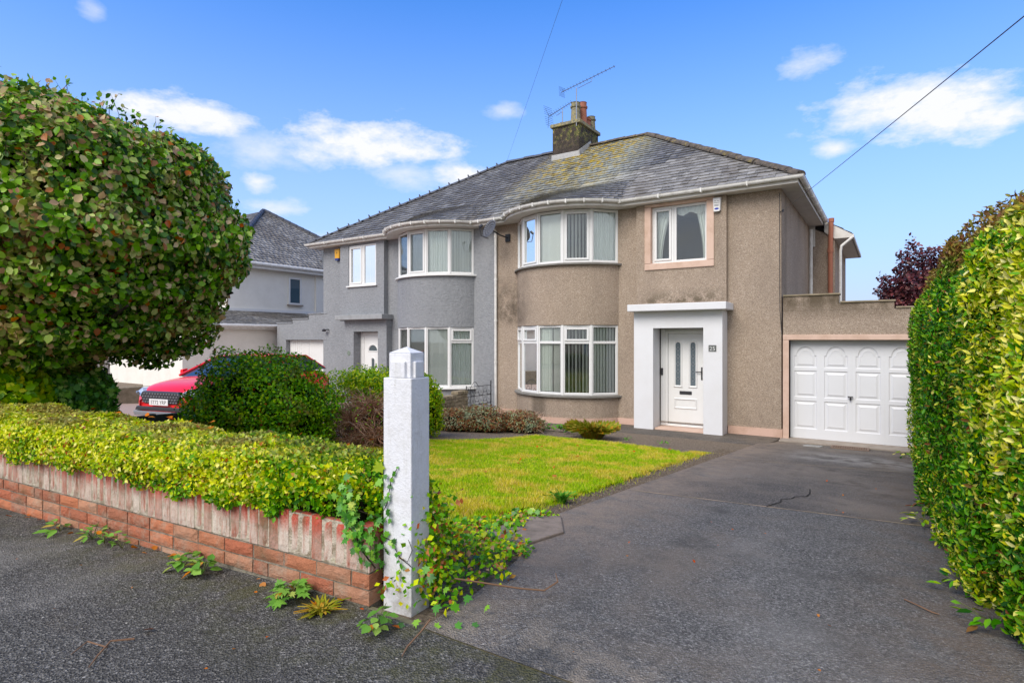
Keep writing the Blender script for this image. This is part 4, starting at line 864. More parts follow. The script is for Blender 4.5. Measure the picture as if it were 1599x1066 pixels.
# chimney on the party line (part of the brown house)
m = Mat('chimney_render', rough=.95); c = m.ramp(m.noise(8, 6, .7), [(.3, (.02, .017, .014)), (.55, (.055, .042, .033)), (.8, (.12, .09, .07))]); mo_ = m.math('MULTIPLY', m.ramp(m.noise(5.5, 7, .75), [(.50, 0.0), (.56, 1.0)]), pos_mask(m, 'Z', 8.1, 8.8)); c = m.mix(m.math('MULTIPLY', mo_, .85), c, m.ramp(m.noise(16, 5, .7), [(.35, (.05, .09, .015)), (.52, (.18, .19, .04)), (.62, (.50, .40, .12)), (.7, (.6, .34, .03)), (.8, (.45, .45, .3))])); m.color(c); m.bump(m.noise(30, 6, .7), 1, .03); m.m.name = 'chimney_render'; CHIM = m.m
mb = MB(); mb.box(-9.2, -8.24, 16.4, 17.84, 7.3, 8.86); ch = mb.build('chimney', CHIM, HB, bevel=.02)
m = Mat('lichen_stone', rough=.95); c = m.ramp(m.noise(14, 5, .7), [(.35, (.09, .10, .05)), (.5, (.25, .23, .17)), (.65, (.38, .31, .08)), (.8, (.12, .16, .04))]); m.color(c); m.bump(m.noise(30, 5), 1, .02); LICH = m.m
mb = MB(); mb.box(-9.26, -8.18, 16.34, 17.90, 8.86, 8.97); mb.build('chimney_cap', LICH, ch, bevel=.015)
mb = MB(); mb.hull([(-9.22, 16.36, 7.78), (-8.2, 16.36, 7.78), (-8.2, 16.40, 7.78), (-9.22, 16.40, 7.78)], [(-9.22, 16.385, 7.98), (-8.2, 16.385, 7.98), (-8.2, 16.40, 7.98), (-9.22, 16.40, 7.98)])
mb.hull([(-8.24, 16.36, 7.80), (-8.19, 16.36, 7.8), (-8.19, 17.2, 8.32), (-8.24, 17.2, 8.32)], [(-8.24, 16.36, 7.98), (-8.215, 16.36, 7.98), (-8.215, 17.2, 8.50), (-8.24, 17.2, 8.50)]); mb.build('flashing', LEAD, ch)
def pot(x, y, h, r, mat):
    q = MB(); q.lathe((x, y, 8.97), [(r*1.05, 0), (r, .05), (r*.86, h*.72), (r*1.06, h*.75), (r*1.08, h*.82), (r*.86, h*.85), (r*.88, h*.97), (r*.96, h), (r*.7, h), (r*.66, h*.6)], 16); return q.build('chimney_pot', mat, ch, smooth=False)
pot(-8.46, 16.6, .62, .16, LICH); pot(-8.40, 16.98, .74, .15, TERRA); pot(-8.44, 17.35, .36, .15, TERRA); pot(-8.42, 17.66, .50, .15, LICH); pot(-9.02, 16.75, .14, .10, STONE)

# ------------------------------------------------------------------ garages
def garage(brown):
    mx = (lambda x: x) if brown else (lambda x: -17.5-x)
    o3 = (mx(-.6), 12.8, 0)
    G = thing('garage', o3, 'brown pebbledash garage with stepped parapet and panelled white door beside the hedge' if brown else 'grey garage with stepped parapet and plain white door left of the grey house', 'garage')
    W_ = DASH if brown else GREY; mb = MB(); x1 = .95; s1, s2, x0 = -.83, .058, WX+.03
    wall_grid(mb, x0, x1, -.05, 2.57, FY+.01, .2, [(-1.70, .43, -.1, 1.99)], mx)
    def step(a, b, z): mb.box(mx(a), mx(b), FY+.012, FY+.22, 2.572, z)
    step(x0, s1, 2.86); step(s1+.001, s2, 2.70)
    for (xa, xb) in ((x1-.2, x1), (x0, x0+.01)): mb.box(mx(xa), mx(xb), FY+.22, 17.4, 0, 2.57)
    mb.box(mx(x0+.01), mx(x1-.2), 17.2, 17.4, 0, 2.57)
    mb.build('wall', W_, G)
    cp = MB(); cp.box(mx(x0-.0), mx(s1+.02), FY-.015, FY+.24, 2.861, 2.895); cp.box(mx(s1+.021), mx(s2+.02), FY-.015, FY+.24, 2.701, 2.735); cp.box(mx(s2+.021), mx(x1+.02), FY-.015, FY+.24, 2.575, 2.61); cp.build('coping', STONE if brown else GREY, G, bevel=.008)
    rf = MB(); rf.box(mx(x0+.02), mx(x1-.05), FY+.25, 17.2, 2.45, 2.5); rf.build('roof', DARKG, G)
    if brown:
        q = MB(); q.box(x0+.0, .60, FY-.02, FY+.009, 1.992, 2.095); q.box(x0+.0, -1.70, FY-.02, FY+.2, -.0, 1.989); q.box(.43, .55, FY-.02, FY+.2, 0, 1.989); q.build('door_surround', PINK, G, bevel=.008)
    else:
        q = MB(); q.box(mx(-1.74), mx(.47), FY-.01, FY+.009, 1.992, 2.03); q.build('door_surround', GREY, G)
    d0, d1, y = -1.70, .43, FY+.17; cw = (d1-d0)/4
    D = bpy.data.objects.new('garage_door', None); C.objects.link(D); D.parent = G; D.location = Vector((mx(-.63), y, .03))-G.location
    dm = GDOOR if brown else UPVC
    if not brown:
        for k in range(2):
            a, b = mx(d0)-k*1.064, mx(d0)-(k+1)*1.064+.008; q = MB(); q.box(a, b, y, y+.04, .03, 1.985)
            q.build('door_leaf', dm, D, bevel=.004)
            r_ = MB()
            for j in range(10): r_.box(b+.02+j*.105, b+.10+j*.105, y-.008, y-.0005, .06, 1.95)
            r_.build('boards', dm, D)
        return G
    def rect(a, b, c, d): return [(a, c), (b, c), (b, d), (a, d)]
    holes = []
    for i in range(4):
        a = d0+i*cw
        for (z0, z1) in ((.22, .78), (.85, 1.38), (1.44, 1.86)): holes.append((a+.075, a+cw-.055, z0, z1))
    sl = MB(); wall_grid(sl, d0+.003, d1-.003, .03, 1.985, y, .02, holes); sl.build('door_slab', dm, D)
    q = MB()
    for i in range(1, 4): q.box(d0+i*cw-.004, d0+i*cw+.004, y-.004, y-.0002, .04, 1.98)
    q.build('joint_strips', dm, D)
    for hi_, (a, b, z0, z1) in enumerate(holes):
        p = MB()
        if z1 < 1.5:
            lv = [(0, 0), (.012, .014), (.035, .014), (.075, .0), (.079, .003)]; loops = [[(x_, y+dy, z_) for x_, z_ in rect(a+i_, b-i_, z0+i_, z1-i_)] for i_, dy in lv]
        else:
            n = 12; cx = (a+b)/2; hw = (b-a)/2
            def al(inset):
                h = hw-inset; sh = .05; zs = z1-hw+.02; w2 = h-.035 if h > .06 else h*.8; top = z1-inset
                pts = [(a+inset, z0+inset), (b-inset, z0+inset), (b-inset, zs)]
                for k in range(n+1):
                    t = math.pi*k/n; pts.append((cx+w2*math.cos(t), zs+(top-zs)*math.sin(t)))
                pts.append((a+inset, zs)); return pts
            lv = [(0.0, 0), (.012, .014), (.035, .014), (.075, .0), (.079, .003)]; loops = [[(x_, y+dy, z_) for x_, z_ in al(i_)] for i_, dy in lv]
            o = loops[0]; rc = [(a, z0), (b, z0), (b, z1-hw+.02)]+[(b+(a-b)*k/n, z1) if 0 < k < n else ((b, z1) if k == 0 else (a, z1)) for k in range(n+1)]+[(a, z1-hw+.02)]
            for k in range(len(o)):
                k2 = (k+1) % len(o); p.poly([(rc[k][0], y, rc[k][1]), (rc[k2][0], y, rc[k2][1]), o[k2], o[k]])
        for l0, l1 in zip(loops, loops[1:]):
            for k in range(len(l0)): p.poly([l0[k], l0[(k+1) % len(l0)], l1[(k+1) % len(l0)], l1[k]])
        p.poly(loops[-1]); p.build('panel', dm, D)
    q = MB(); hx = d0+2*cw-.01; q.tube([(hx, y, .90), (hx, y-.04, .90)], .012, 8); q.tube([(hx-.045, y-.045, .90), (hx+.045, y-.045, .90)], .015, 6); q.tube([(hx, y-.042, .90), (hx, y-.042, .83)], .014, 6); q.build('handle', DARKG, D)
    return G
garage(True); garage(False)

# ------------------------------------------------------------------ brick boundary wall
P0 = np.array([-1.998, 1.847]); WD = np.array([-.9947, -.103]); IN = np.array([-.103, .9947])
def wp(s, d, z): p = P0+WD*s+IN*d; return (float(p[0]), float(p[1]), float(z))
def wz(s): return .775+.0143*s
BW = thing('boundary_wall', wp(2.6, .05, .77), 'low brick front wall with red topped upright bricks under a clipped hedge', 'wall')
BR1 = [m_brick('rustic_brick', t) for t in ((.55, .20, .10), (.46, .15, .08), (.56, .27, .16))]; SOLD = m_soldier()
mort = MB(); smax = 7.5
mort.hull([wp(0.008, .008, .60), wp(smax, .008, .60), wp(smax, .092, .60), wp(.008, .092, .60)], [wp(.008, .008, wz(0)+.365), wp(smax, .008, wz(smax)+.365), wp(smax, .092, wz(smax)+.365), wp(.008, .092, wz(0)+.365)])
m = Mat('mortar', rough=.95); c = m.ramp(m.noise(20, 5, .7), [(.35, (.10, .09, .06)), (.6, (.26, .23, .18)), (.75, (.17, .18, .07))]); m.color(c); m.bump(m.noise(80, 4), 1, .01); MORT = m.m
mort.build('mortar', MORT, BW)
m2 = MB(); m2.hull([wp(0.01, .004, wz(0)+.156), wp(smax, .004, wz(smax)+.156), wp(smax, .0075, wz(smax)+.156), wp(.01, .0075, wz(0)+.156)], [wp(0.01, .004, wz(0)+.362), wp(smax, .004, wz(smax)+.362), wp(smax, .0075, wz(smax)+.362), wp(.01, .0075, wz(0)+.362)])
m = Mat('lime_mortar', rough=.95); c = m.ramp(m.noise(14, 6, .7), [(.35, (.22, .17, .11)), (.55, (.50, .44, .35)), (.75, (.30, .28, .12))]); m.color(c); m.bump(m.noise(80, 4), 1, .01); m2.build('mortar', m.m, BW)
def brick_mesh(w_, h_, d_, rock, mat):
    nx, nz = (6, 3) if w_ > h_ else (3, 6); V = []; F = []
    for j in range(nz+1):
        for i in range(nx+1):
            e = (i in (0, nx)) or (j in (0, nz)); V.append((-w_/2+w_*i/nx + (0 if not e else random.uniform(-.001, .001)), -d_/2+(.004 if e else -random.uniform(0, rock)), -h_/2+h_*j/nz+(0 if not e else random.uniform(-.001, .001))))
    for j in range(nz):
        for i in range(nx): a = j*(nx+1)+i; F.append((a, a+1, a+nx+2, a+nx+1))
    b = len(V); V += [(-w_/2, d_/2, -h_/2), (w_/2, d_/2, -h_/2), (w_/2, d_/2, h_/2), (-w_/2, d_/2, h_/2)]
    bl, br_, tl, tr = 0, nx, nz*(nx+1), nz*(nx+1)+nx
    F += [(b, b+3, b+2, b+1), tuple([bl, b]+[b+1, br_]+list(range(nx-1, 0, -1))), tuple([tl]+list(range(tl+1, tr+1))+[b+2, b+3])]
    F += [tuple([bl]+[k*(nx+1) for k in range(1, nz+1)]+[b+3, b]), tuple([br_, b+1, b+2]+[k*(nx+1)+nx for k in range(nz, 0, -1)])]
    me = bpy.data.meshes.new('brick'); me.from_pydata(V, [], F); me.materials.append(mat); return me
BM = [brick_mesh(.215, .065, .1, .005, BR1[k % 3]) for k in range(6)]; BH = [brick_mesh(.1025, .065, .1, .004, BR1[k]) for k in range(3)]; SM = [brick_mesh(.064, .212, .1, .003, SOLD) for k in range(5)]
wang = math.atan2(-WD[1], -WD[0])
def put_brick(me, s, z):
    o = bpy.data.objects.new('brick', me); C.objects.link(o); o.parent = BW; x, y, z = wp(s, .05+random.uniform(-.003, .003), z); o.location = Vector((x, y, z))-origin(BW); o.rotation_euler = (random.uniform(-.012, .012), .0143+random.uniform(-.008, .008), wang+random.uniform(-.01, .01))
s = .032
while s < smax-.05: put_brick(random.choice(SM), s, wz(s)+.15+.004+.106); s += .0745+random.uniform(-.001, .001)
for row, off in ((1, .052), (0, .108), (-1, .16)):
    s = 0.0; first = True
    while s < smax-.15:
        if first and row == 1: put_brick(BH[0], .052, wz(0)+.075*row+.036); s = .1135
        elif row == -1 and s < 1.2: s += .225
        elif random.random() < .10 and not first: put_brick(random.choice(BH), s+.052, wz(s)+.075*row+.036); s += .1135
        else: put_brick(random.choice(BM), s+.108, wz(s+.1)+.075*row+.036); s += .225
        first = False

# ------------------------------------------------------------------ white gate post
m = Mat('whitewashed_concrete', rough=.7, spec=.3); c = m.mix(m.math('MULTIPLY', m.ramp(m.noise(5, 6, .7), [(.5, 0.0), (.75, 1.0)]), .35), (.68, .69, .72), (.45, .43, .38)); low = m.math('MULTIPLY', pos_mask(m, 'Z', 1.1, .76), m.ramp(m.noise(14, 6, .7), [(.35, 0.0), (.65, 1.0)])); c = m.mix(m.math('MULTIPLY', low, .75), c, (.30, .27, .21)); c = m.mix(m.ramp(m.noise(9, 7, .75), [(.5, 0.0), (.72, .4)]), c, (.44, .43, .40)); gr = m.ramp(m.noise(1, 6, .7, stretch=(26, 26, 3)), [(.55, 0.0), (.7, .35)]); c = m.mix(gr, c, (.40, .39, .33)); ch_ = m.ramp(m.noise(30, 5, .7), [(.70, 0.0), (.73, .8)]); c = m.mix(ch_, c, (.34, .29, .22)); m.color(c)
n_ = m.bump(m.noise(75, 5, .65), .6, .006); m.bump(m.noise(14, 4, .6), .25, .012, n_); PW = m.m
def prism(mb, s0, s1, d0, d1, z0, z1, taper=0):
    a = [wp(s0, d0, z0), wp(s1, d0, z0), wp(s1, d1, z0), wp(s0, d1, z0)]; t = taper; b = [wp(s0+t*(1 if s1 > s0 else -1), d0+t, z1), wp(s1-t*(1 if s1 > s0 else -1), d0+t, z1), wp(s1-t*(1 if s1 > s0 else -1), d1-t, z1), wp(s0+t*(1 if s1 > s0 else -1), d1-t, z1)]; mb.hull(a, b)
gp = MB(); s0, s1, d0, d1 = -.198, -.038, .055, .195; prism(gp, s0, s1, d0, d1, .70, 1.824); k = .018
prism(gp, s0+k, s1-k, d0+k, d1-k, 1.8245, 1.938); prism(gp, s0+.04, s1-.04, d0+.003, d1-.003, 1.8245, 1.90); prism(gp, s0+.003, s1-.003, d0+.036, d1-.036, 1.8245, 1.90)
a = [wp(s0+k, d0+k, 1.9385), wp(s1-k, d0+k, 1.9385), wp(s1-k, d1-k, 1.9385), wp(s0+k, d1-k, 1.9385)]; ap = wp((s0+s1)/2, (d0+d1)/2, 1.966)
for i in range(4): gp.poly([a[i], a[(i+1) % 4], ap])
o = gp.build('gate_post', PW, bevel=.0045, seg=2); tag(o, 'white painted concrete gate post with pyramid top at the driveway entrance', 'gate post')

# ------------------------------------------------------------------ hedges
def box_shell(n, f, faces, thick=.12, power=3.5, bump=.03, seed=0):
    """f maps normalised points in [-1,1]^3 to the world; faces: list of (axis, sign, weight)"""
    out_p = []; out_n = []; tw = sum(x[2] for x in faces)
    for ax, sg, wt in faces:
        m_ = int(n*wt/tw); p = R.uniform(-1, 1, (m_, 3)); p[:, ax] = sg; q = p/((np.abs(p)**power).sum(1)**(1/power))[:, None]
        b = 1+bump*(np.sin(p[:, 1]*23+seed)+np.sin(p[:, 2]*7+p[:, 1]*11)+np.sin(p[:, 0]*6+p[:, 1]*37+seed))/2 - thick*R.uniform(0, 1, m_)**1.8
        nn = np.sign(q)*np.abs(q)**(power-1); out_p.append((q, b)); out_n.append(nn)
    Q = np.concatenate([a for a, b in out_p]); B = np.concatenate([b for a, b in out_p]); NN = np.concatenate(out_n); return f(Q, B), NN
HCX, HCY, HCZ = 1.30, 7.45, 1.62
def fh(Q, B):
    rz = np.where(Q[:, 2] > 0, 1.31, 2.2); P = np.empty_like(Q); P[:, 0] = HCX+Q[:, 0]*1.05*(1+(B-1)*1.0); P[:, 1] = HCY+Q[:, 1]*(5.15+(B-1)*1.0); P[:, 2] = HCZ+Q[:, 2]*(rz+(B-1)*1.0)
    P[:, 2] += .04*np.sin(P[:, 1]*1.7)-.012*(P[:, 1]-6); return P
gold = [(0, (.12, .30, .03)), (.3, (.34, .44, .04)), (.6, (.70, .66, .09)), (.9, (.82, .76, .24)), (1, (.86, .82, .45))]
green = [(0, (.012, .045, .008)), (.3, (.035, .14, .015)), (.6, (.10, .29, .03)), (.85, (.25, .44, .06)), (.95, (.26, .34, .06)), (.975, (.35, .10, .05)), (1, (.16, .10, .04))]
m = Mat('hedge_leaf', rough=.42, spec=.25); r = m.island(); c = m.ramp(r, green); r2 = m.math('FRACT', m.math('MULTIPLY', r, 7.31)); cg = m.ramp(r2, gold)
a1 = m.math('MULTIPLY', pos_mask(m, 'Y', 4.5, 3.3), pos_mask(m, 'Z', 1.0, 1.7)); a2 = m.math('MULTIPLY', pos_mask(m, 'Y', 7.5, 9.5), pos_mask(m, 'Z', 2.4, 1.0)); a2 = m.math('MULTIPLY', a2, .55)
a3 = m.math('MULTIPLY', pos_mask(m, 'Y', 6.5, 5.5), m.math('MULTIPLY', pos_mask(m, 'Z', 1.0, .6), .35))
zz = m.math('ADD', m.math('MAXIMUM', m.math('MAXIMUM', a1, a2), a3), m.math('MULTIPLY', m.math('SUBTRACT', m.noise(2.4, 7, .75), .5), 3.6)); zz = m.math('ADD', zz, m.math('MULTIPLY', m.math('SUBTRACT', m.math('FRACT', m.math('MULTIPLY', r, 17.3)), .5), 1.15))
c = m.mix(m.ramp(zz, [(.42, 0.0), (.52, 1.0)]), c, cg)
tp = m.math('ADD', pos_mask(m, 'Z', 2.25, 2.72), m.math('MULTIPLY', m.math('SUBTRACT', m.noise(3, 4, .6), .5), 1.2)); c = m.mix(m.ramp(tp, [(.52, 0.0), (.7, .8)]), c, m.ramp(r2, [(0, (.14, .05, .03)), (.5, (.28, .11, .06)), (.75, (.20, .20, .05)), (1, (.36, .26, .10))]))
c = m.vivid(c, 1.12, 1.12); m.color(c); m.translucent(c, .25); HLEAF = m.m
HR = thing('privet_hedge', (HCX, HCY, .3), 'tall clipped green and gold privet hedge along the right of the driveway', 'hedge')
Pn, Nn = box_shell(520000, fh, [(0, -1, 64), (2, 1, 20), (1, -1, 32), (1, 1, 4), (0, 1, 8)], thick=.20, power=3.3, bump=.06)
dd = np.linalg.norm(Pn[:, :2], axis=1); keep = (Pn[:, 2] > g(Pn[:, 0], Pn[:, 1])+.02) & (R.uniform(0, 1, len(Pn)) < np.clip(1.25-dd*.065, .5, 1)); Pn, Nn = Pn[keep], Nn[keep]
foliage(HR, LANCE, HLEAF, Pn, Nn, np.array([-.2, -.1, .7]), R.uniform(.024, .050, len(Pn)), 300, .8, .9)
Q = []; F = []; nv, nu = 34, 60
for j in range(nv):
    t = 2*math.pi*j/nv
    for i in range(nu+1):
        y = -1+2*i/nu; q = np.array([[math.cos(t), 0, math.sin(t)]]); q = q/((np.abs(q)**3.3).sum()**(1/3.3))*max(0, 1-abs(y)**3.3)**(1/3.3)*.80; q[0, 1] = y*.95; Q.append(q[0])
for j in range(nv):
    for i in range(nu): F.append([j*(nu+1)+i, j*(nu+1)+i+1, ((j+1) % nv)*(nu+1)+i+1, ((j+1) % nv)*(nu+1)+i])
Q = np.array(Q); link('shade_core', mesh_np('t', fh(Q, np.ones(len(Q))), np.array(F)), CORE_SHADE, HR)
# low shoots creeping from the hedge foot
def sprig(name, pos, n, size, mat, label, cat, tmpl=LANCE, spread=.1, group=None, up=.6):
    T = thing(name, pos, label, cat, group); mb = MB(); Ps = []; Ns = []
    for i in range(n):
        a = R.uniform(0, 6.28); e = Vector(pos)+Vector((math.cos(a)*spread*R.uniform(.3, 1), math.sin(a)*spread*R.uniform(.3, 1), spread*up*R.uniform(.1, 1)+.01)); 
        if i % 3 == 0: mb.tube([Vector(pos), Vector(pos).lerp(e, .5)+Vector((0, 0, .01)), e], [.003, .0025, .0015], 4)
        Ps.append(tuple(e.lerp(Vector(pos), .25))); Ns.append((math.cos(a)*.3, math.sin(a)*.3, 1))
    Ps = np.array(Ps); Ns = np.array(Ns); tips = norm(Ps-np.array(pos)+np.array([0, 0, .01])); fr = frames(Ns, tips, .25, .15); mb.build('stem', BARKG, T)
    leaf_objs(tmpl, mat, Ps, fr, size*R.uniform(.7, 1.2, n), T); return T
BARKG = m_plain('green_stem', (.12, .14, .05), .7)
for k, (x, y, w_) in enumerate([(.40, 3.45, 'nearest the camera'), (.34, 4.0, 'second from the camera'), (.22, 5.75, 'by the slab joint'), (.30, 6.4, 'beyond the slab joint'), (.18, 11.4, 'next to the garage door')]):
    sprig('privet_shoot', (x, y, gz(x, y)+.02), 26, .075, HLEAF, 'low green shoot at the foot of the tall hedge, '+w_, 'plant', LANCE, .17, 'shoots at the hedge foot')

# hedge on the brick wall
m = Mat('golden_leaf', rough=.45, spec=.22); r = m.island(); r2 = m.math('FRACT', m.math('MULTIPLY', r, 7.31)); r3 = m.math('FRACT', m.math('MULTIPLY', r, 13.7))
c = m.ramp(r, [(0, (.10, .22, .015)), (.25, (.34, .48, .025)), (.5, (.58, .64, .05)), (.75, (.78, .74, .09)), (.93, (.84, .80, .30)), (.97, (.38, .12, .03)), (1, (.30, .10, .04))]); cg = m.ramp(r2, [(0, (.02, .09, .01)), (.3, (.07, .22, .02)), (.7, (.16, .38, .03)), (1, (.32, .50, .05))])
zz = m.math('ADD', m.math('ADD', m.math('MULTIPLY', pos_mask(m, 'X', -3.7, -2.2), .34), .10), m.math('MULTIPLY', pos_mask(m, 'Z', 1.28, 1.05), .45)); zz = m.math('ADD', zz, m.math('MULTIPLY', m.math('SUBTRACT', m.noise(2.6, 5, .7), .42), 1.9)); zz = m.math('ADD', zz, m.math('MULTIPLY', m.math('SUBTRACT', r3, .5), .5)); c = m.mix(m.ramp(zz, [(.42, 0.0), (.62, 1.0)]), c, cg)
tp = m.math('MULTIPLY', pos_mask(m, 'Z', 1.385, 1.43), m.ramp(m.noise(3.5, 5, .7), [(.38, 0.0), (.55, .85)])); c = m.mix(tp, c, m.ramp(r2, [(0, (.16, .09, .04)), (.4, (.32, .24, .09)), (.8, (.36, .38, .10)), (1, (.42, .40, .2))])); c = m.vivid(c, 1.1, 1.1); m.color(c); m.translucent(c, .32); GLEAF = m.m
WH = thing('clipped_hedge', wp(3, .25, 1.1), 'low clipped yellow and green hedge growing over the brick front wall', 'hedge')
HL = 7.4
def fw_(Q, B):
    s = HL/2-.03+Q[:, 1]*(HL/2+.07); d = .245+Q[:, 0]*(.315+(B-1)*.35); z = np.where(Q[:, 2] > 0, 1.25+Q[:, 2]*(.165+(B-1)*.25), 1.25+Q[:, 2]*.42)+.004*s
    z = z+.014*np.sin(s*2.3)+.01*np.sin(s*7.1); low = (Q[:, 0] < 0) & (z < 1.13+.0143*s); d = np.where(low, np.maximum(d, -.035), d)
    P = P0[None, :]+WD[None, :]*s[:, None]+IN[None, :]*d[:, None]; return np.concatenate([P, z[:, None]], 1)
Pn, Nn = box_shell(200000, fw_, [(0, -1, 40), (2, 1, 34), (1, -1, 9), (0, 1, 14)], thick=.22, power=3.6, bump=.09)
Nn = np.stack([IN[0]*Nn[:, 0]+WD[0]*Nn[:, 1], IN[1]*Nn[:, 0]+WD[1]*Nn[:, 1], Nn[:, 2]], 1)
rel = Pn[:, :2]-P0; sv = rel@WD; dv = rel@IN; front = dv < .12
fringe = 1.13+.0143*sv+.035*np.sin(sv*5.3)*np.sin(sv*2.1+1)+.02*np.sin(sv*17)+R.normal(0, .012, len(sv)); keep = ~(front & (Pn[:, 2] < fringe)) & ~((sv < -.03) & (dv > .03) & (dv < .21)) & ~((sv < -.04) & (dv < .05)) & (Pn[:, 2] > .85); Pn, Nn, sv = Pn[keep], Nn[keep], sv[keep]
foliage(WH, SMALL, GLEAF, Pn, Nn, np.array([0, 0, -.2]), R.uniform(.017, .036, len(Pn)), 300, .6, 1.0)
co = MB(); a = [(.02, 1.0), (.04, 1.27), (.10, 1.345), (.38, 1.345), (.44, 1.29), (.44, .8), (.12, .8)]
co.hull([wp(.07, d, z) for d, z in a], [wp(HL-.1, d, z+.004*HL) for d, z in a]); co.build('shade_core', CORE_SHADE, WH)
# dead clipped leaves lying on it
ORL = m_leaf('dead_leaf', [(0, (.42, .07, .02)), (.5, (.50, .16, .05)), (1, (.38, .20, .09))], .6, .15)
def fallen(pos, size, label, group, mat=ORL, tmpl=OVAL):
    me = mesh_np('fallen_leaf', *tmpl); a = R.uniform(0, 6.28); t = np.array([[math.cos(a), math.sin(a), 0]]); fr = frames(np.array([[0, 0, 1.0]]), t, .3, .1)
    o = bpy.data.objects.new('fallen_leaf', me); me.materials.append(mat); C.objects.link(o); M3 = Matrix((fr[0][0], fr[1][0], fr[2][0])).transposed().to_4x4() @ Matrix.Scale(size, 4); M3.translation = Vector(pos); o.matrix_basis = M3; return tag(o, label, 'leaf', group)
for s_, d_ in [(3.55, .4), (2.75, .42), (2.45, .45), (2.35, .38), (2.25, .46), (2.15, .4), (1.95, .45), (1.75, .47), (1.55, .30), (.85, .38), (.35, .45), (.2, .35), (3.2, .48)]:
    fallen(wp(s_, d_, 1.445+.004*s_), R.uniform(.032, .058), 'dead orange leaf lying on the clipped hedge top', 'dead leaves on the low hedge')

# ivy between wall end and post, and up the post
IVM = m_leaf('ivy_leaf', [(0, (.03, .10, .02)), (.35, (.06, .20, .03)), (.7, (.12, .30, .05)), (.92, (.22, .40, .08)), (1, (.42, .45, .06))], .42, .2, spec=.5)
IV = thing('ivy', wp(-.02, 0, 1.0), 'trailing green ivy hanging from the hedge over the wall end and gate post', 'ivy')
Ps = []; Ss = []
for i in range(130):
    t = R.uniform(0, 1); s_ = .16-.15*t+R.normal(0, .028); z_ = 1.30-.26*t**1.1+R.normal(0, .04); Ps.append(wp(max(s_, -.03), R.uniform(-.045, -.010), z_)); Ss.append(R.uniform(.024, .046))
for (s_, z_, sz) in [(-.05, 1.26, .05), (-.07, 1.22, .06), (-.06, 1.17, .045), (-.08, 1.28, .05), (-.075, 1.33, .04), (-.09, 1.365, .035), (-.10, 1.385, .03), (-.115, 1.40, .028), (-.125, 1.415, .022), (-.08, 1.30, .035), (-.05, 1.10, .06), (-.07, 1.12, .05), (-.085, 1.08, .045), (-.06, 1.04, .06), (-.04, .98, .055), (-.10, 1.06, .035), (-.125, 1.03, .035), (-.14, 1.0, .03), (-.15, .985, .045), (-.17, .975, .025), (-.09, 1.18, .04), (-.105, 1.09, .04), (-.06, 1.38, .04), (-.045, 1.42, .09), (-.04, 1.35, .07)]:
    Ps.append(wp(s_, .042, z_)); Ss.append(sz*.72)
for i in range(30): Ps.append(wp(R.uniform(-.04, .015), R.uniform(.0, .04), R.uniform(.98, 1.2))); Ss.append(R.uniform(.022, .04))
Ps = np.array(Ps); Nn = np.tile(np.array([[.25, -1, .25]]), (len(Ps), 1)); fr = frames(Nn, np.array([.1, -.1, -.8]), .35, .55); leaf_objs(IVY, IVM, Ps, fr, np.array(Ss), IV)
q = MB(); st = [wp(.06, -.02, 1.22), wp(-.04, .03, 1.18), wp(-.07, .045, 1.25), wp(-.09, .047, 1.36), wp(-.125, .048, 1.415)]; q.tube(st, .0022, 5); q.tube([wp(-.05, .03, 1.1), wp(-.09, .047, 1.08), wp(-.14, .047, 1.01), wp(-.19, .045, .99), wp(-.202, .07, .96)], .002, 5); q.tube([wp(.1, -.015, 1.2), wp(.04, -.02, 1.05), wp(-.02, .02, .95)], .004, 5); q.tube([wp(-.14, .047, 1.01), wp(-.185, .045, 1.0), wp(-.2, .06, 1.05), wp(-.19, .045, 1.10)], .0016, 4); q.build('stem', BARK, IV)

# ------------------------------------------------------------------ clipped beech tree
BT = thing('beech_tree', (-7.45, 2.41, gz(-7.45, 2.41)), 'big round clipped beech tree with dark green and bronze leaves at left', 'tree')
cB = (-7.42, 2.42, 3.06); rB = (1.78, 1.78, 1.36)
BL = [(0, (.02, .05, .012)), (.2, (.05, .13, .02)), (.42, (.14, .31, .035)), (.64, (.29, .48, .08)), (.79, (.52, .62, .22)), (.86, (.68, .54, .32)), (.955, (.42, .24, .16)), (.985, (.45, .14, .03)), (1, (.30, .06, .02))]
BEL = m_leaf('beech_leaf', BL, .38, .32, patch=[(0, (.16, .14, .04)), (.35, (.34, .38, .08)), (.6, (.60, .42, .26)), (.8, (.42, .20, .12)), (1, (.70, .52, .28))], patchscale=2.0, pr=(.56, .66), spec=.35)
Pn, Nn = ell_shell(cB, rB, 105000, .36, .085, -1, 2.3, 1)
wbm = 1+.0*Pn[:, 0]; zt = Pn[:, 2]; fl = R.uniform(0, 1, len(Pn)); keep = (zt > 1.66+.12*np.sin(Pn[:, 0]*4)+.08*np.sin(Pn[:, 1]*7)) | (fl < .10); Pn, Nn = Pn[keep], Nn[keep]
foliage(BT, OVAL, BEL, Pn, Nn, np.array([0, 0, -.55]), R.uniform(.038, .088, len(Pn)), 300, .65, .8)
ell_core('shade_core', (cB[0], cB[1], cB[2]+.12), (1.42, 1.42, 1.02), CORE_SHADE, BT, 2.2)
q = MB(); z0 = gz(-7.45, 2.41)-.1; q.tube([(-7.45, 2.41, z0), (-7.42, 2.44, z0+.8), (-7.40, 2.4, 1.9), (-7.4, 2.4, 3.0)], [.17, .13, .12, .06], 12)
for k in range(14): a = k*2.4; q.tube([(-7.4, 2.4, 1.7+.06*k), (-7.4+.8*math.cos(a), 2.4+.8*math.sin(a), 2.0+.07*k), (-7.4+1.75*math.cos(a), 2.4+1.75*math.sin(a), 2.3+.08*k)], [.05, .03, .012], 6)
q.build('trunk', BARK, BT)
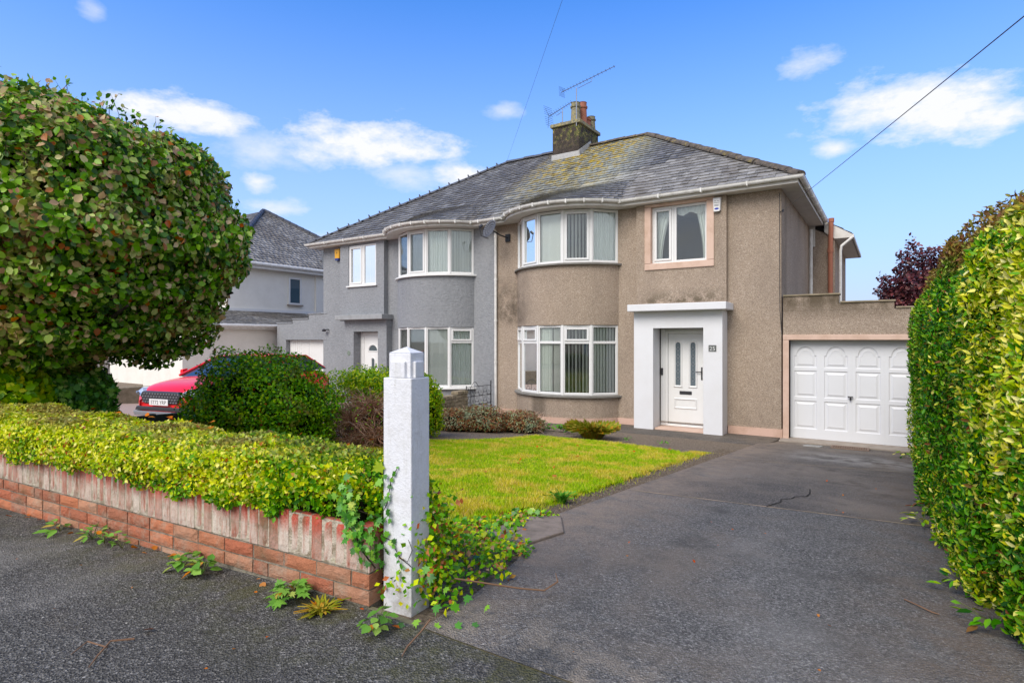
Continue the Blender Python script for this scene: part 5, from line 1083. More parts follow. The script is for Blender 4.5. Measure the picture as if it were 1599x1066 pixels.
# fine top shoots
q = MB(); Ps = []
for k in range(190):
    a, b = R.uniform(0, 6.28), R.uniform(.05, 1.45); e = np.array([math.sin(b)*math.cos(a)*1.80, math.sin(b)*math.sin(a)*1.80, math.cos(b)**.9*1.42 if math.cos(b) > 0 else 0])+np.array(cB)
    tip = e+np.array([R.normal(0, .04), R.normal(0, .04), R.uniform(.06, .2)]); q.tube([tuple(e-np.array([0, 0, .1])), tuple(e), tuple(tip)], [.004, .003, .001], 4)
    for j in range(5): Ps.append(e+(tip-e)*(j/4))
q.build('shoots', BARK, BT); Ps = np.array(Ps); o = link('foliage', leaf_mesh('l', OVAL, Ps, frames(np.tile([[0, -.6, .6]], (len(Ps), 1)), np.array([0, 0, .3]), .7, 1.0), R.uniform(.045, .075, len(Ps))), BEL, BT, 'stuff')

# ------------------------------------------------------------------ shrubs and beds
def shrub(name, c, r, n, size, mat, label, cat, tmpl=OVAL, core=True, power=2.3, nobj=0, tip=(0, 0, .2), thick=.3, group=None, bump=.10, seed=0, jn=.6, stems=10, corescale=.78):
    z = gz(c[0], c[1]); T = thing(name, (c[0], c[1], z), label, cat, group); cc = (c[0], c[1], z+r[2]*.5 if len(c) < 3 else c[2])
    Pn, Nn = ell_shell(cc, r, n, thick, bump, -1, power, seed); k = Pn[:, 2] > g(Pn[:, 0], Pn[:, 1])+.01; Pn, Nn = Pn[k], Nn[k]
    foliage(T, tmpl, mat, Pn, Nn, np.array(tip, float), R.uniform(size*.6, size*1.2, len(Pn)), nobj, jn, .8)
    if core: ell_core('shade_core', cc, tuple(x*corescale for x in r), CORE_SHADE, T, power)
    q = MB()
    for i in range(stems):
        a = 6.28*i/max(1, stems)+.3; q.tube([(c[0]+.05*math.cos(a), c[1]+.05*math.sin(a), z-.03), (c[0]+.4*r[0]*math.cos(a), c[1]+.4*r[1]*math.sin(a), z+r[2]*.5), (c[0]+.85*r[0]*math.cos(a), c[1]+.85*r[1]*math.sin(a), cc[2]+r[2]*.3)], [.018, .01, .004], 5)
    if stems: q.build('stem', BARK, T)
    return T
SHG = m_leaf('shrub_leaf', [(0, (.03, .10, .015)), (.35, (.12, .32, .03)), (.7, (.28, .54, .05)), (.9, (.48, .66, .08)), (.965, (.28, .34, .06)), (.985, (.35, .07, .03)), (1, (.4, .15, .04))], .35, .2, patch=[(0, (.09, .10, .02)), (.5, (.2, .2, .05)), (.8, (.28, .12, .05)), (1, (.3, .3, .08))], patchscale=2.3, pr=(.55, .72))
shrub('evergreen_shrub', (-7.30, 4.75, .93), (1.10, .85, .82), 44000, .05, SHG, 'rounded dark green shrub with reddish tips behind the low hedge', 'shrub', SMALL, nobj=120, stems=12, seed=3, power=2.4, jn=.75, bump=.13, thick=.42, corescale=.76)
YG = m_leaf('laurel_leaf', [(0, (.07, .2, .015)), (.4, (.22, .42, .025)), (.8, (.50, .60, .05)), (1, (.65, .6, .1))], .38, .28)
shrub('yellow_green_shrub', (-6.75, 6.35, 1.30), (.80, .45, .26), 8000, .055, YG, 'yellow green shrub top above bare brown branches behind the gate post', 'shrub', LANCE, nobj=0, core=False, seed=5, thick=.6, bump=.25)
DED = Mat('dead_heather', rough=.95, spec=.1); c = DED.ramp(DED.island(), [(0, (.16, .07, .04)), (.4, (.34, .16, .09)), (.8, (.50, .28, .17)), (1, (.62, .48, .36))]); DED.color(c); DED = DED.m
T = thing('bare_shrub', (-6.3, 5.9, gz(-6.3, 5.9)), 'tangled brown bare branched shrub between green shrub and gate post', 'shrub')
def branches(T, c, rx, ry, h, n, mat, name, r0=.008, droop=.5):
    q = MB(); z = gz(c[0], c[1]); hubs = [(c[0]+rx*R.uniform(-.8, .8), c[1]+ry*R.uniform(-.7, .7), z+h*R.uniform(.05, .7)) for _ in range(26)]
    for i in range(n):
        s_ = hubs[i % 26]; a = R.uniform(0, 6.28); l = R.uniform(.12, .5); el = R.uniform(-.5, .9); lean = .8
        e = (s_[0]+l*math.cos(a)*math.cos(el)*lean, s_[1]+l*math.sin(a)*math.cos(el)*.7, max(z+.01, min(z+h*1.05, s_[2]+l*math.sin(el)*.9)))
        mid = ((s_[0]+e[0])/2+R.normal(0, .03), (s_[1]+e[1])/2+R.normal(0, .03), (s_[2]+e[2])/2+R.uniform(-.02, .06)); e2 = (e[0]+R.normal(0, .06), e[1]+R.normal(0, .06), max(z, e[2]-R.uniform(0, droop)*.15)); q.tube([s_, mid, e, e2], [r0*R.uniform(.5, 1.2), r0*.7, r0*.45, r0*.2], 3, False)
    return q.build(name, mat, T, 'stuff')
branches(T, (-6.45, 5.75), .85, .45, .80, 3400, DED, 'branches', .005)
ell_core('shade_core', (-6.2, 6.0, gz(-6.2, 6)+.25), (.6, .3, .25), CORE_SHADE, T)
Pn, Nn = ell_shell((-6.4, 5.9, .80), (.8, .5, .5), 1500, .5, .1); link('foliage', leaf_mesh('l', SMALL, Pn, frames(Nn, UP, .8, 1), R.uniform(.02, .045, len(Pn))), SHG, T, 'stuff')
shrub('leafy_shrub', (-6.68, 7.3, .80), (.28, .5, .58), 6000, .07, YG, 'narrow bright green shrub just right of the gate post', 'shrub', LANCE, seed=9, stems=5)
HEA = m_leaf('heather_leaf', [(0, (.10, .04, .02)), (.35, (.22, .09, .05)), (.6, (.30, .15, .08)), (.8, (.2, .27, .11)), (1, (.32, .36, .24))], .7, .15, patch=[(0, (.20, .26, .15)), (1, (.36, .40, .28))], patchscale=3, pr=(.52, .62))
for k, (x, y, rx, h, lb) in enumerate([(-7.2, 8.75, .65, .27, 'brown heather clump with grey green tips beside the leafy shrub'), (-6.65, 9.1, .5, .33, 'silvery tipped heather clump in front of the iron gate'), (-6.15, 9.65, .5, .27, 'reddish brown heather clump below the bay window corner')]):
    T = shrub('heather', (x, y, gz(x, y)+h*.4), (rx, .45, h), 7000, .045, HEA, lb, 'heather', LANCE, seed=k*3, stems=0, nobj=0, tip=(0, 0, 1), thick=.4, corescale=.7, group='heather in the bed'); branches(T, (x, y), rx, .4, h*1.35, 260, DED, 'branches', .004, .2)
shrub('laurel', (-7.12, 1.98, 1.38), (.42, .30, .36), 3500, .085, YG, 'bright laurel bush at the far left under the beech', 'shrub', OVAL, nobj=40, seed=12)
DIV = m_leaf('dark_ivy', [(0, (.03, .09, .02)), (.5, (.08, .22, .04)), (.85, (.18, .36, .07)), (1, (.38, .44, .16))], .35, .15)
shrub('ivy_mound', (-7.75, 2.5, 1.02), (.82, .6, .80), 17000, .075, DIV, 'dark glossy ivy mound at the foot of the beech', 'ivy', IVY, nobj=120, seed=14, stems=6)
# plants in front of the bay
STW = m_leaf('strappy_leaf', [(0, (.16, .20, .03)), (.5, (.30, .30, .05)), (.8, (.42, .33, .09)), (1, (.45, .20, .05))], .5, .3)
def tuft(name, x, y, n, h, spread, mat, label, cat, group=None):
    T = thing(name, (x, y, gz(x, y)), label, cat, group); a = R.uniform(0, 6.28, n); r_ = spread*R.uniform(0, 1, n)**.7; px = x+.45*r_*np.cos(a); py = y+.45*r_*np.sin(a); hh = h*R.uniform(.5, 1.1, n); w2 = .007; V = np.empty((n, 6, 3)); pz = g(px, py)
    ex = x+r_*1.25*np.cos(a)+R.normal(0, .03, n); ey = y+r_*1.25*np.sin(a)+R.normal(0, .03, n); mx_, my = (px*.6+ex*.4), (py*.6+ey*.4); ca, sa = -np.sin(a)*w2, np.cos(a)*w2
    V[:, 0] = np.stack([px-ca, py-sa, pz], 1); V[:, 1] = np.stack([px+ca, py+sa, pz], 1); V[:, 2] = np.stack([mx_+ca, my+sa, pz+hh*.7], 1); V[:, 3] = np.stack([mx_-ca, my-sa, pz+hh*.7], 1); V[:, 4] = np.stack([ex+ca*.3, ey+sa*.3, pz+hh*R.uniform(.7, 1, n)], 1); V[:, 5] = np.stack([ex-ca*.3, ey-sa*.3, pz+hh*.8], 1)
    b = (np.arange(n)*6)[:, None]; F = np.concatenate([b+np.array([[0, 1, 2, 3]]), b+np.array([[3, 2, 4, 5]])]); link('foliage', mesh_np('f', V.reshape(-1, 3), F), mat, T, 'stuff'); return T
tuft('grassy_clump', -4.62, 9.75, 1500, .30, .42, STW, 'tan and green grassy clump at the lawn edge left of the porch', 'plant')
tuft('grass_tuft', -2.40, 4.45, 90, .10, .08, m_leaf('tuft_green', [(0, (.06, .2, .03)), (1, (.2, .4, .08))], .45, .3), 'long blue green grass tuft at the lawn corner by the driveway', 'plant')
BGR = m_leaf('bed_leaf', [(0, (.03, .12, .02)), (.5, (.08, .25, .04)), (1, (.22, .42, .08))], .4, .25)
for k, (x, y) in enumerate([(-5.25, 10.15), (-5.55, 10.35), (-5.9, 10.3), (-6.2, 10.45), (-6.5, 10.5)]):
    sprig('bedding_plant', (x, y, gz(x, y)+.02), 34, .085, BGR, 'leafy green bedding plant below the bay window, %s in its row' % ['nearest the porch', 'second from the porch', 'middle one', 'fourth from the porch', 'nearest the heather'][k], 'plant', OVAL, .17, 'bedding plants below the bay', up=.9)
for k, (x, y) in enumerate([(-3.9, 9.75), (-3.3, 9.8)]): sprig('seedling', (x, y, gz(x, y)+.01), 18, .04, BGR, 'small weed in the soil strip beside the path, %s' % ['left one', 'right one'][k], 'weed', OVAL, .12)
tuft('grass_tuft', -5.9, 3.55, 900, .34, .5, m_leaf('tuft_green2', [(0, (.06, .2, .03)), (1, (.25, .42, .08))], .45, .3), 'fresh green grass tuft just behind the low hedge', 'plant')
# tangled ground cover between post and lawn
TN = thing('ground_ivy', (-2.3, 2.7, gz(-2.3, 2.7)), 'tangle of ivy, weeds and dead leaves between gate post and lawn', 'ivy')
n = 9000; x = R.uniform(-3.4, -1.66, n); y = R.uniform(1.95, 3.95, n); lim = ledge(y)+.04; hgt = .20*np.exp(-((x+1.98)/.28)**2-((y-2.35)/.42)**2)+.03; inn = (x < lim+.05*np.sin(y*13)+.0) & (y > 1.98+.0*x) & ((y < 3.5) | (x > -2.5)) & ~((x < -2.6) & (y > 3.1)); x, y, hgt = x[inn], y[inn], hgt[inn]
z = g(x, y)+hgt*R.uniform(.1, 1.15, len(x)); Pn = np.stack([x, y, z], 1); Nn = np.tile([[.1, -.5, 1.0]], (len(x), 1))
COV = m_leaf('cover_leaf', [(0, (.05, .16, .02)), (.3, (.12, .30, .03)), (.55, (.26, .46, .04)), (.74, (.58, .62, .06)), (.84, (.30, .15, .06)), (.92, (.40, .12, .06)), (1, (.42, .34, .20))], .5, .2)
foliage(TN, SMALL, COV, Pn, Nn, np.array([0, -.3, .1]), R.uniform(.018, .045, len(Pn)), 180, .6, 1)
k = R.choice(len(Pn), 230, replace=False); sub = Pn[k]+np.array([0, -.01, .03]); leaf_objs(IVY, IVM, sub[:110], frames(np.tile([[.1, -.8, .8]], (110, 1)), np.array([0, -.5, -.3]), .4, .6), R.uniform(.03, .06, 110), TN)
cl = []
for i in range(110): a = R.uniform(0, 1); cl.append((-1.85+R.normal(0, .045)-.03*a, 2.02+R.normal(0, .05)+.1*a, .83+.40*a))
cl = np.array(cl); me = leaf_mesh('l', SMALL, np.repeat(cl, 14, 0)+R.normal(0, .045, (len(cl)*14, 3)), frames(np.tile([[.3, -.8, .5]], (len(cl)*14, 1)), np.array([0, 0, -.4]), .6, .8), R.uniform(.018, .04, len(cl)*14)); link('foliage', me, COV, TN, 'stuff')
big = [(-1.70, 1.84, .80), (-1.62, 1.88, .79), (-1.55, 1.93, .79), (-1.50, 1.99, .78), (-1.66, 1.93, .84), (-1.58, 1.98, .83), (-1.75, 1.80, .79), (-1.68, 2.02, .88), (-1.60, 2.08, .84), (-1.52, 2.12, .80), (-1.72, 1.96, .95), (-1.71, 1.92, 1.0)]
leaf_objs(IVY, IVM, np.array(big), frames(np.tile([[.1, -.9, .7]], (len(big), 1)), np.array([.2, -.6, -.5]), .25, .3), R.uniform(.035, .055, len(big)), TN)
q = MB()
for i in range(4):
    x0, y0 = R.uniform(-2.15, -1.9), R.uniform(2.1, 2.5); a = R.uniform(-1, 1.2); l = R.uniform(.12, .28); p = [(x0, y0, gz(x0, y0)+R.uniform(.03, .22)), (x0+l*.5*math.cos(a), y0+l*.5*math.sin(a), gz(x0, y0)+R.uniform(.05, .2)), (x0+l*math.cos(a), y0+l*math.sin(a), gz(x0+l, y0)+.02)]; q.tube(p, [.0025, .002, .001], 5)
q.build('stem', BARK, TN)
def twig(pts, r, label):
    q = MB(); q.tube([(x, y, gz(x, y)+.012+h) for x, y, h in pts], [r]*(len(pts)-1)+[r*.5], 5); return tag(q.build('twig', m_plain('dry_twig', (.20, .11, .06), .9), None), label, 'twig')
twig([(-1.70, 2.10, .12), (-1.5, 2.35, .05), (-1.42, 2.45, .03), (-1.40, 2.55, .05), (-1.44, 2.6, .07)], .0045, 'hooked brown twig sticking onto the driveway from the ivy')
twig([(-1.63, 1.85, .03), (-1.62, 1.78, .01), (-1.60, 1.68, 0), (-1.57, 1.62, 0)], .004, 'thin brown twig lying in front of the gate post')
twig([(.06, 3.62, 0), (.12, 3.54, .006), (.17, 3.5, 0), (.2, 3.49, 0)], .004, 'thin pale twig lying on the driveway near the hedge')
twig([(.28, 6.55, .0), (.34, 6.5, .02), (.42, 6.52, .01), (.5, 6.5, 0)], .006, 'dark twig on the far driveway slab by the hedge')
twig([(.42, 6.1, 0), (.43, 6.1, .12), (.44, 6.12, .26)], .003, 'dry upright stalk at the hedge foot')
twig([(-2.58, 1.12, 0), (-2.62, 1.05, .01), (-2.56, .98, 0), (-2.5, .93, 0)], .004, 'pale forked root lying on the pavement')
twig([(-2.60, 1.03, 0), (-2.70, 1.0, .008), (-2.66, .93, 0)], .003, 'short curled root piece beside the forked root')
fallen((-2.62, 1.17, gz(-2.62, 1.17)+.015), .045, 'curled brown leaf on the pavement above the root', None, m_leaf('brown_leaf', [(0, (.2, .08, .05)), (1, (.25, .1, .06))], .6, .1))
# dead leaves scattered along the wall foot and pavement
for i in range(46):
    s_ = R.uniform(-.3, 4.2) if i < 30 else R.uniform(-1.5, 3); d_ = -abs(R.normal(0, .05))-.02 if i < 30 else -R.uniform(.15, .8); x, y, _ = wp(s_, d_, 0); fallen((x, y, gz(x, y)+.012), R.uniform(.015, .05) if i < 30 else R.uniform(.012, .022), 'small dead leaf at the foot of the brick wall' if i < 30 else 'tiny dead leaf scattered on the pavement', 'dead leaves at the wall foot' if i < 30 else 'dead leaves scattered on the pavement')
for i in range(26):
    x, y = R.uniform(-1.5, .35), R.uniform(2.0, 8); fallen((x, y, gz(x, y)+.02), R.uniform(.012, .025), 'tiny dead leaf scattered on the driveway', 'dead leaves scattered on the driveway')
for i in range(16):
    x, y = R.uniform(-5, -2.7), R.uniform(4, 9); fallen((x, y, gz(x, y)+.05), R.uniform(.04, .07), 'dead leaf lying on the lawn', 'dead leaves on the lawn')
WEED = m_leaf('weed_leaf', [(0, (.10, .22, .05)), (.5, (.2, .38, .09)), (.85, (.34, .46, .14)), (1, (.5, .18, .06))], .45, .25)
for (x, y, n, sz, tm, lb) in [(-4.46, 1.50, 7, .12, LANCE, 'broad leaved weed with fallen red leaf, leftmost at the wall foot'), (-4.10, 1.545, 22, .07, LANCE, 'pale rosette weed with narrow leaves at the wall foot'), (-3.95, 1.55, 8, .06, OVAL, 'small round leaved weed right of the pale rosette'), (-3.78, 1.575, 6, .05, OVAL, 'tiny weed seedling at the wall foot'), (-3.18, 1.62, 14, .075, OVAL, 'green dock weed with orange leaves at mid wall'), (-3.0, 1.63, 18, .075, OVAL, 'bushier dock weed just right of the mid wall one'), (-2.36, 1.69, 26, .085, IVY, 'leafy weed with brown dead leaves near the wall end'), (-1.80, 1.70, 16, .065, OVAL, 'yellow green weed in front of the gate post base')]:
    sprig('weed', (x, y, gz(x, y)+.01), int(n*1.5), sz*.72, WEED, lb, 'weed', tm, .085, 'weeds along the wall foot', up=.9)
tuft('dry_grass', -2.15, 1.70, 120, .035, .07, STW, 'dry straw coloured grass at the foot of the wall end', 'plant')

# ------------------------------------------------------------------ low post fence, stone wall, iron gate
WDK = m_paint('dark_timber', (.045, .05, .03), (.02, .02, .015), .5, .9, .6, 6)
LF = thing('low_fence', (-8.95, 4.5, gz(-8.95, 4.5)), 'low dark timber post fence beside the neighbour driveway', 'fence')
q = MB(); q.hull([(-8.98, 3.0, .80), (-8.92, 3.0, .80), (-8.92, 6.4, .72), (-8.98, 6.4, .72)], [(-8.98, 3.0, .93), (-8.92, 3.0, .93), (-8.92, 6.4, .86), (-8.98, 6.4, .86)]); q.build('rail', WDK, LF)
for k in range(10): y = 3.05+k*.35; q = MB(); q.box(-9.0, -8.90, y-.05, y+.05, .3, .985-.02*k); q.build('post', WDK, LF, bevel=.006)
# neighbour's low wall behind the car
q = MB(); q.box(-18.6, -18.4, 2.2, 12.4, -.2, .62); o = q.build('garden_wall', STONE, None, bevel=.02); tag(o, 'low stone garden wall on the far side of the neighbour driveway', 'wall')
SWL = thing('stone_wall', (-8.87, 11.0, 0), 'short mossy stepped stone wall beside the iron gate', 'wall')
y = 9.9
for row in range(9):
    z = -.02+row*.085; yy = 9.9+random.uniform(0, .05); ymax = 11.38; lim = .70
    while yy < ymax-.04:
        l = random.uniform(.12, .28); e = min(yy+l, ymax); mid = (yy+e)/2; top = .62 if mid < 10.75 else (.68 if mid < 11.0 else .84)
        if z+.04 < top:
            b = MB(); j = lambda: random.uniform(-.012, .012); b.hull([(-8.99+j(), yy+.006, z), (-8.77+j(), yy+.006, z), (-8.77+j(), e-.006, z), (-8.99+j(), e-.006, z)], [(-8.98+j(), yy+.008, z+.08+j()*.3), (-8.78+j(), yy+.008, z+.08+j()*.3), (-8.78+j(), e-.008, z+.08+j()*.3), (-8.98+j(), e-.008, z+.08+j()*.3)])
            b.build('stone', STONE, SWL, bevel=.008, seg=1)
        yy = e
IG = thing('iron_gate', (-8.87, 11.95, 0), 'black wrought iron gate with scrolls against the white downpipe', 'gate')
def bar(a, b, r=.008): return MB().tube([a, b], r, 5)
GX = -8.87; y0, y1 = 11.42, 12.48
q = MB(); q.tube([(GX, y0, 0), (GX, y0, .84)], .012, 6); q.tube([(GX, y1, 0), (GX, y1, .92)], .014, 6); q.tube([(GX, y0, .80), (GX, y1, .80)], .008, 5); q.tube([(GX, y0, .12), (GX, y1, .12)], .009, 5); q.tube([(GX, y0, .56), (GX, y1, .56)], .007, 5); q.tube([(GX, y0, .34), (GX, y1, .34)], .007, 5)
q.tube([(GX, y0+.3*k/10+.2, .80+.12*math.sin(math.pi*k/10)) for k in range(11)]+[], .007, 5); q.build('frame', DARKM, IG)
for k in range(1, 6): yb = y0+(y1-y0)*k/6; bar((GX, yb, .12), (GX, yb, .80), .006).build('bar', DARKM, IG)
def spiral(cy, cz, r, turns, sgn, a0): return [(GX, cy+sgn*r*(1-t/14)*math.cos(a0+turns*6.28*t/14), cz+r*(1-t/14)*math.sin(a0+turns*6.28*t/14)) for t in range(14)]
for i in range(6):
    cy = y0+(y1-y0)*(i+.5)/6
    for cz in ((.68, .45, .23) if i % 2 == 0 else (.60, .38, .2)):
        q = MB(); q.tube(spiral(cy-.035, cz-.05, .035, 1.3, 1, 0), .0045, 4); q.tube(spiral(cy+.035, cz-.05, .035, 1.3, -1, 0), .0045, 4); q.tube([(GX, cy-.07, cz-.04), (GX, cy-.03, cz+.03), (GX, cy, cz+.09)], .0045, 4); q.tube([(GX, cy+.07, cz-.04), (GX, cy+.03, cz+.03), (GX, cy, cz+.09)], .0045, 4); q.build('scroll', DARKM, IG)

# ------------------------------------------------------------------ drain covers by the garage
DC = thing('drain_cover', (-1.2, 12.0, .02), 'pale rectangular metal drain cover set in the drive', 'drain cover'); a = [(-1.36, 11.93), (-1.08, 11.93), (-1.04, 12.10), (-1.32, 12.10)]; z = [gz(*p)+.02 for p in a]
q = MB(); q.hull([(p[0], p[1], h-.02) for p, h in zip(a, z)], [(p[0], p[1], h) for p, h in zip(a, z)]); q.build('plate', LEAD, DC)
q = MB()
for i in range(6):
    for j in range(3): x, y = -1.32+i*.042+j*.01, 11.95+j*.05; q.box(x, x+.025, y, y+.02, gz(x, y)+.0205, gz(x, y)+.024)
q.build('raised_pattern', LEAD, DC)
DG = thing('drain_grating', (-.62, 12.16, .02), 'rusty slotted drain grating in front of the garage door', 'drain')
RUST = m_paint('rusty_iron', (.20, .13, .09), (.08, .06, .05), .7, .7, .4, 20); q = MB(); q.box(-.92, -.88, 12.02, 12.31, .0, .034); q.box(-.36, -.32, 12.02, 12.31, .0, .034); q.box(-.88, -.36, 12.02, 12.05, .0, .033); q.box(-.88, -.36, 12.28, 12.31, .0, .033); q.build('frame', RUST, DG)
for i in range(14): q = MB(); x = -.865+i*.0365; q.box(x, x+.02, 12.05, 12.28, .0, .030); q.build('slat', RUST, DG)

# ------------------------------------------------------------------ aerials, dish, cables
def aerial(name, mast, boom_a, boom_b, nel, ln, label, grow):
    T = thing(name, mast[0], label, 'aerial'); q = MB(); q.tube(mast, .016, 6); q.build('mast', STEEL, T); a, b = Vector(boom_a), Vector(boom_b); d = (b-a).normalized(); side = d.cross(Vector((0, 0, 1))).normalized(); up = side.cross(d)
    q = MB(); q.tube([tuple(a), tuple(b)], .010, 6); m0 = a.lerp(b, .32); m1 = a.lerp(b, .58); q.tube([tuple(m0-up*.13), tuple(m1-up*.12), tuple(m1+d*.03-up*.02)], .008, 6); q.build('boom', STEEL, T)
    for i in range(nel):
        p = a.lerp(b, (.04+.94*(i/(nel-1))**1.15)); l = ln*(1-.35*i/nel); q = MB()
        q.tube([tuple(p-up*l*.5-side*l*.5), tuple(p+up*.0), tuple(p+up*l*.5-side*l*.5)], .005, 4); q.tube([tuple(p-up*l*.5+side*l*.5), tuple(p), tuple(p+up*l*.5+side*l*.5)], .005, 4); q.build('element', DARKM, T)
    q = MB()
    if grow:
        for sg in (-1, 1):
            for k in range(5): c0 = a-d*.0+up*sg*(.05+.07*k); q.tube([tuple(c0-side*.2-d*.03*k*sg*0), tuple(c0+side*.2)], .005, 4)
            q.tube([tuple(a), tuple(a+up*sg*.36-d*.10)], .006, 4)
    else:
        for sg in (-1, 1):
            for k in range(4): c0 = a+d*.02+up*sg*(.03+.04*k); q.tube([tuple(c0-side*.14), tuple(c0+side*.14)], .005, 4)
    q.build('reflector', DARKM, T); return T
aerial('tv_aerial', [(-8.31, 16.36, 8.75), (-8.31, 16.36, 9.95)], (-9.06, 16.75, 10.13), (-6.95, 16.25, 10.25), 16, .09, 'long television aerial highest above the chimney', False)
aerial('tv_aerial', [(-9.02, 16.75, 9.05), (-9.02, 16.75, 9.50)], (-9.62, 16.9, 9.50), (-8.62, 16.65, 9.68), 11, .13, 'shorter television aerial with wide grid reflector left of the chimney pots', True)
SD = thing('satellite_dish', (-8.55, FY, 4.6), 'dark grey satellite dish fixed under the eaves between the houses', 'satellite dish')
q = MB(); dc = Vector((-8.58, 12.08, 4.82)); nrmD = Vector((-.35, -.9, .35)).normalized(); uD = nrmD.cross(Vector((0, 0, 1))).normalized(); vD = uD.cross(nrmD); rings = []
for j in range(5):
    rr = .27*j/4; rings.append([dc+uD*rr*math.cos(t*math.pi/12)+vD*rr*.9*math.sin(t*math.pi/12)+nrmD*(.06*(j/4)**2) for t in range(24)])
for j in range(1, 5):
    for t in range(24):
        t2 = (t+1) % 24
        if j == 1: q.poly([rings[0][0], rings[1][t], rings[1][t2]])
        else: q.poly([rings[j-1][t], rings[j][t], rings[j][t2], rings[j-1][t2]])
DISH = m_paint('dish_grey', (.09, .095, .11), (.08, .08, .08), .4, .5, .1, 9)
o = q.build('reflector', DISH, SD, smooth=True); so = o.modifiers.new('s', 'SOLIDIFY'); so.thickness = .006
q = MB(); q.tube([tuple(dc-vD*.25), tuple(dc-vD*.28+nrmD*.22), tuple(dc-vD*.10+nrmD*.34)], .011, 6); q.build('feed_arm', DARKG, SD); q = MB(); q.tube([tuple(dc-vD*.10+nrmD*.34), tuple(dc-vD*.02+nrmD*.28)], .035, 8); q.build('receiver', DARKG, SD)
q = MB(); q.tube([tuple(dc-nrmD*.02), (-8.5, 12.35, 4.72), (-8.45, 12.64, 4.68)], .018, 6); q.box(-8.52, -8.38, 12.64, 12.679, 4.58, 4.78); q.build('bracket', DARKM, SD)
def cable(a, b, sag, r, label):
    q = MB(); n = 24; a, b = Vector(a), Vector(b); q.tube([tuple(a.lerp(b, k/n)-Vector((0, 0, sag*4*(k/n)*(1-k/n)))) for k in range(n+1)], r, 5); return tag(q.build('overhead_cable', DARKG, None), label, 'cable')
dR = Vector((-S_+.8883*C_, C_+.8883*S_, .566)); e = dR*3.3+Vector((0, 0, 2)); st = Vector((-1.80, FY-.07, 4.57)); st2 = st+(e-st)*1.6
cable(st, st2, .02, .004, 'black telephone cable running from the house corner up to the right')
cable((-4.17, 8.03, 7.7), (-11.49, 17.1, 8.27), .0, .003, 'thin overhead wire descending towards the roof left of the chimney')

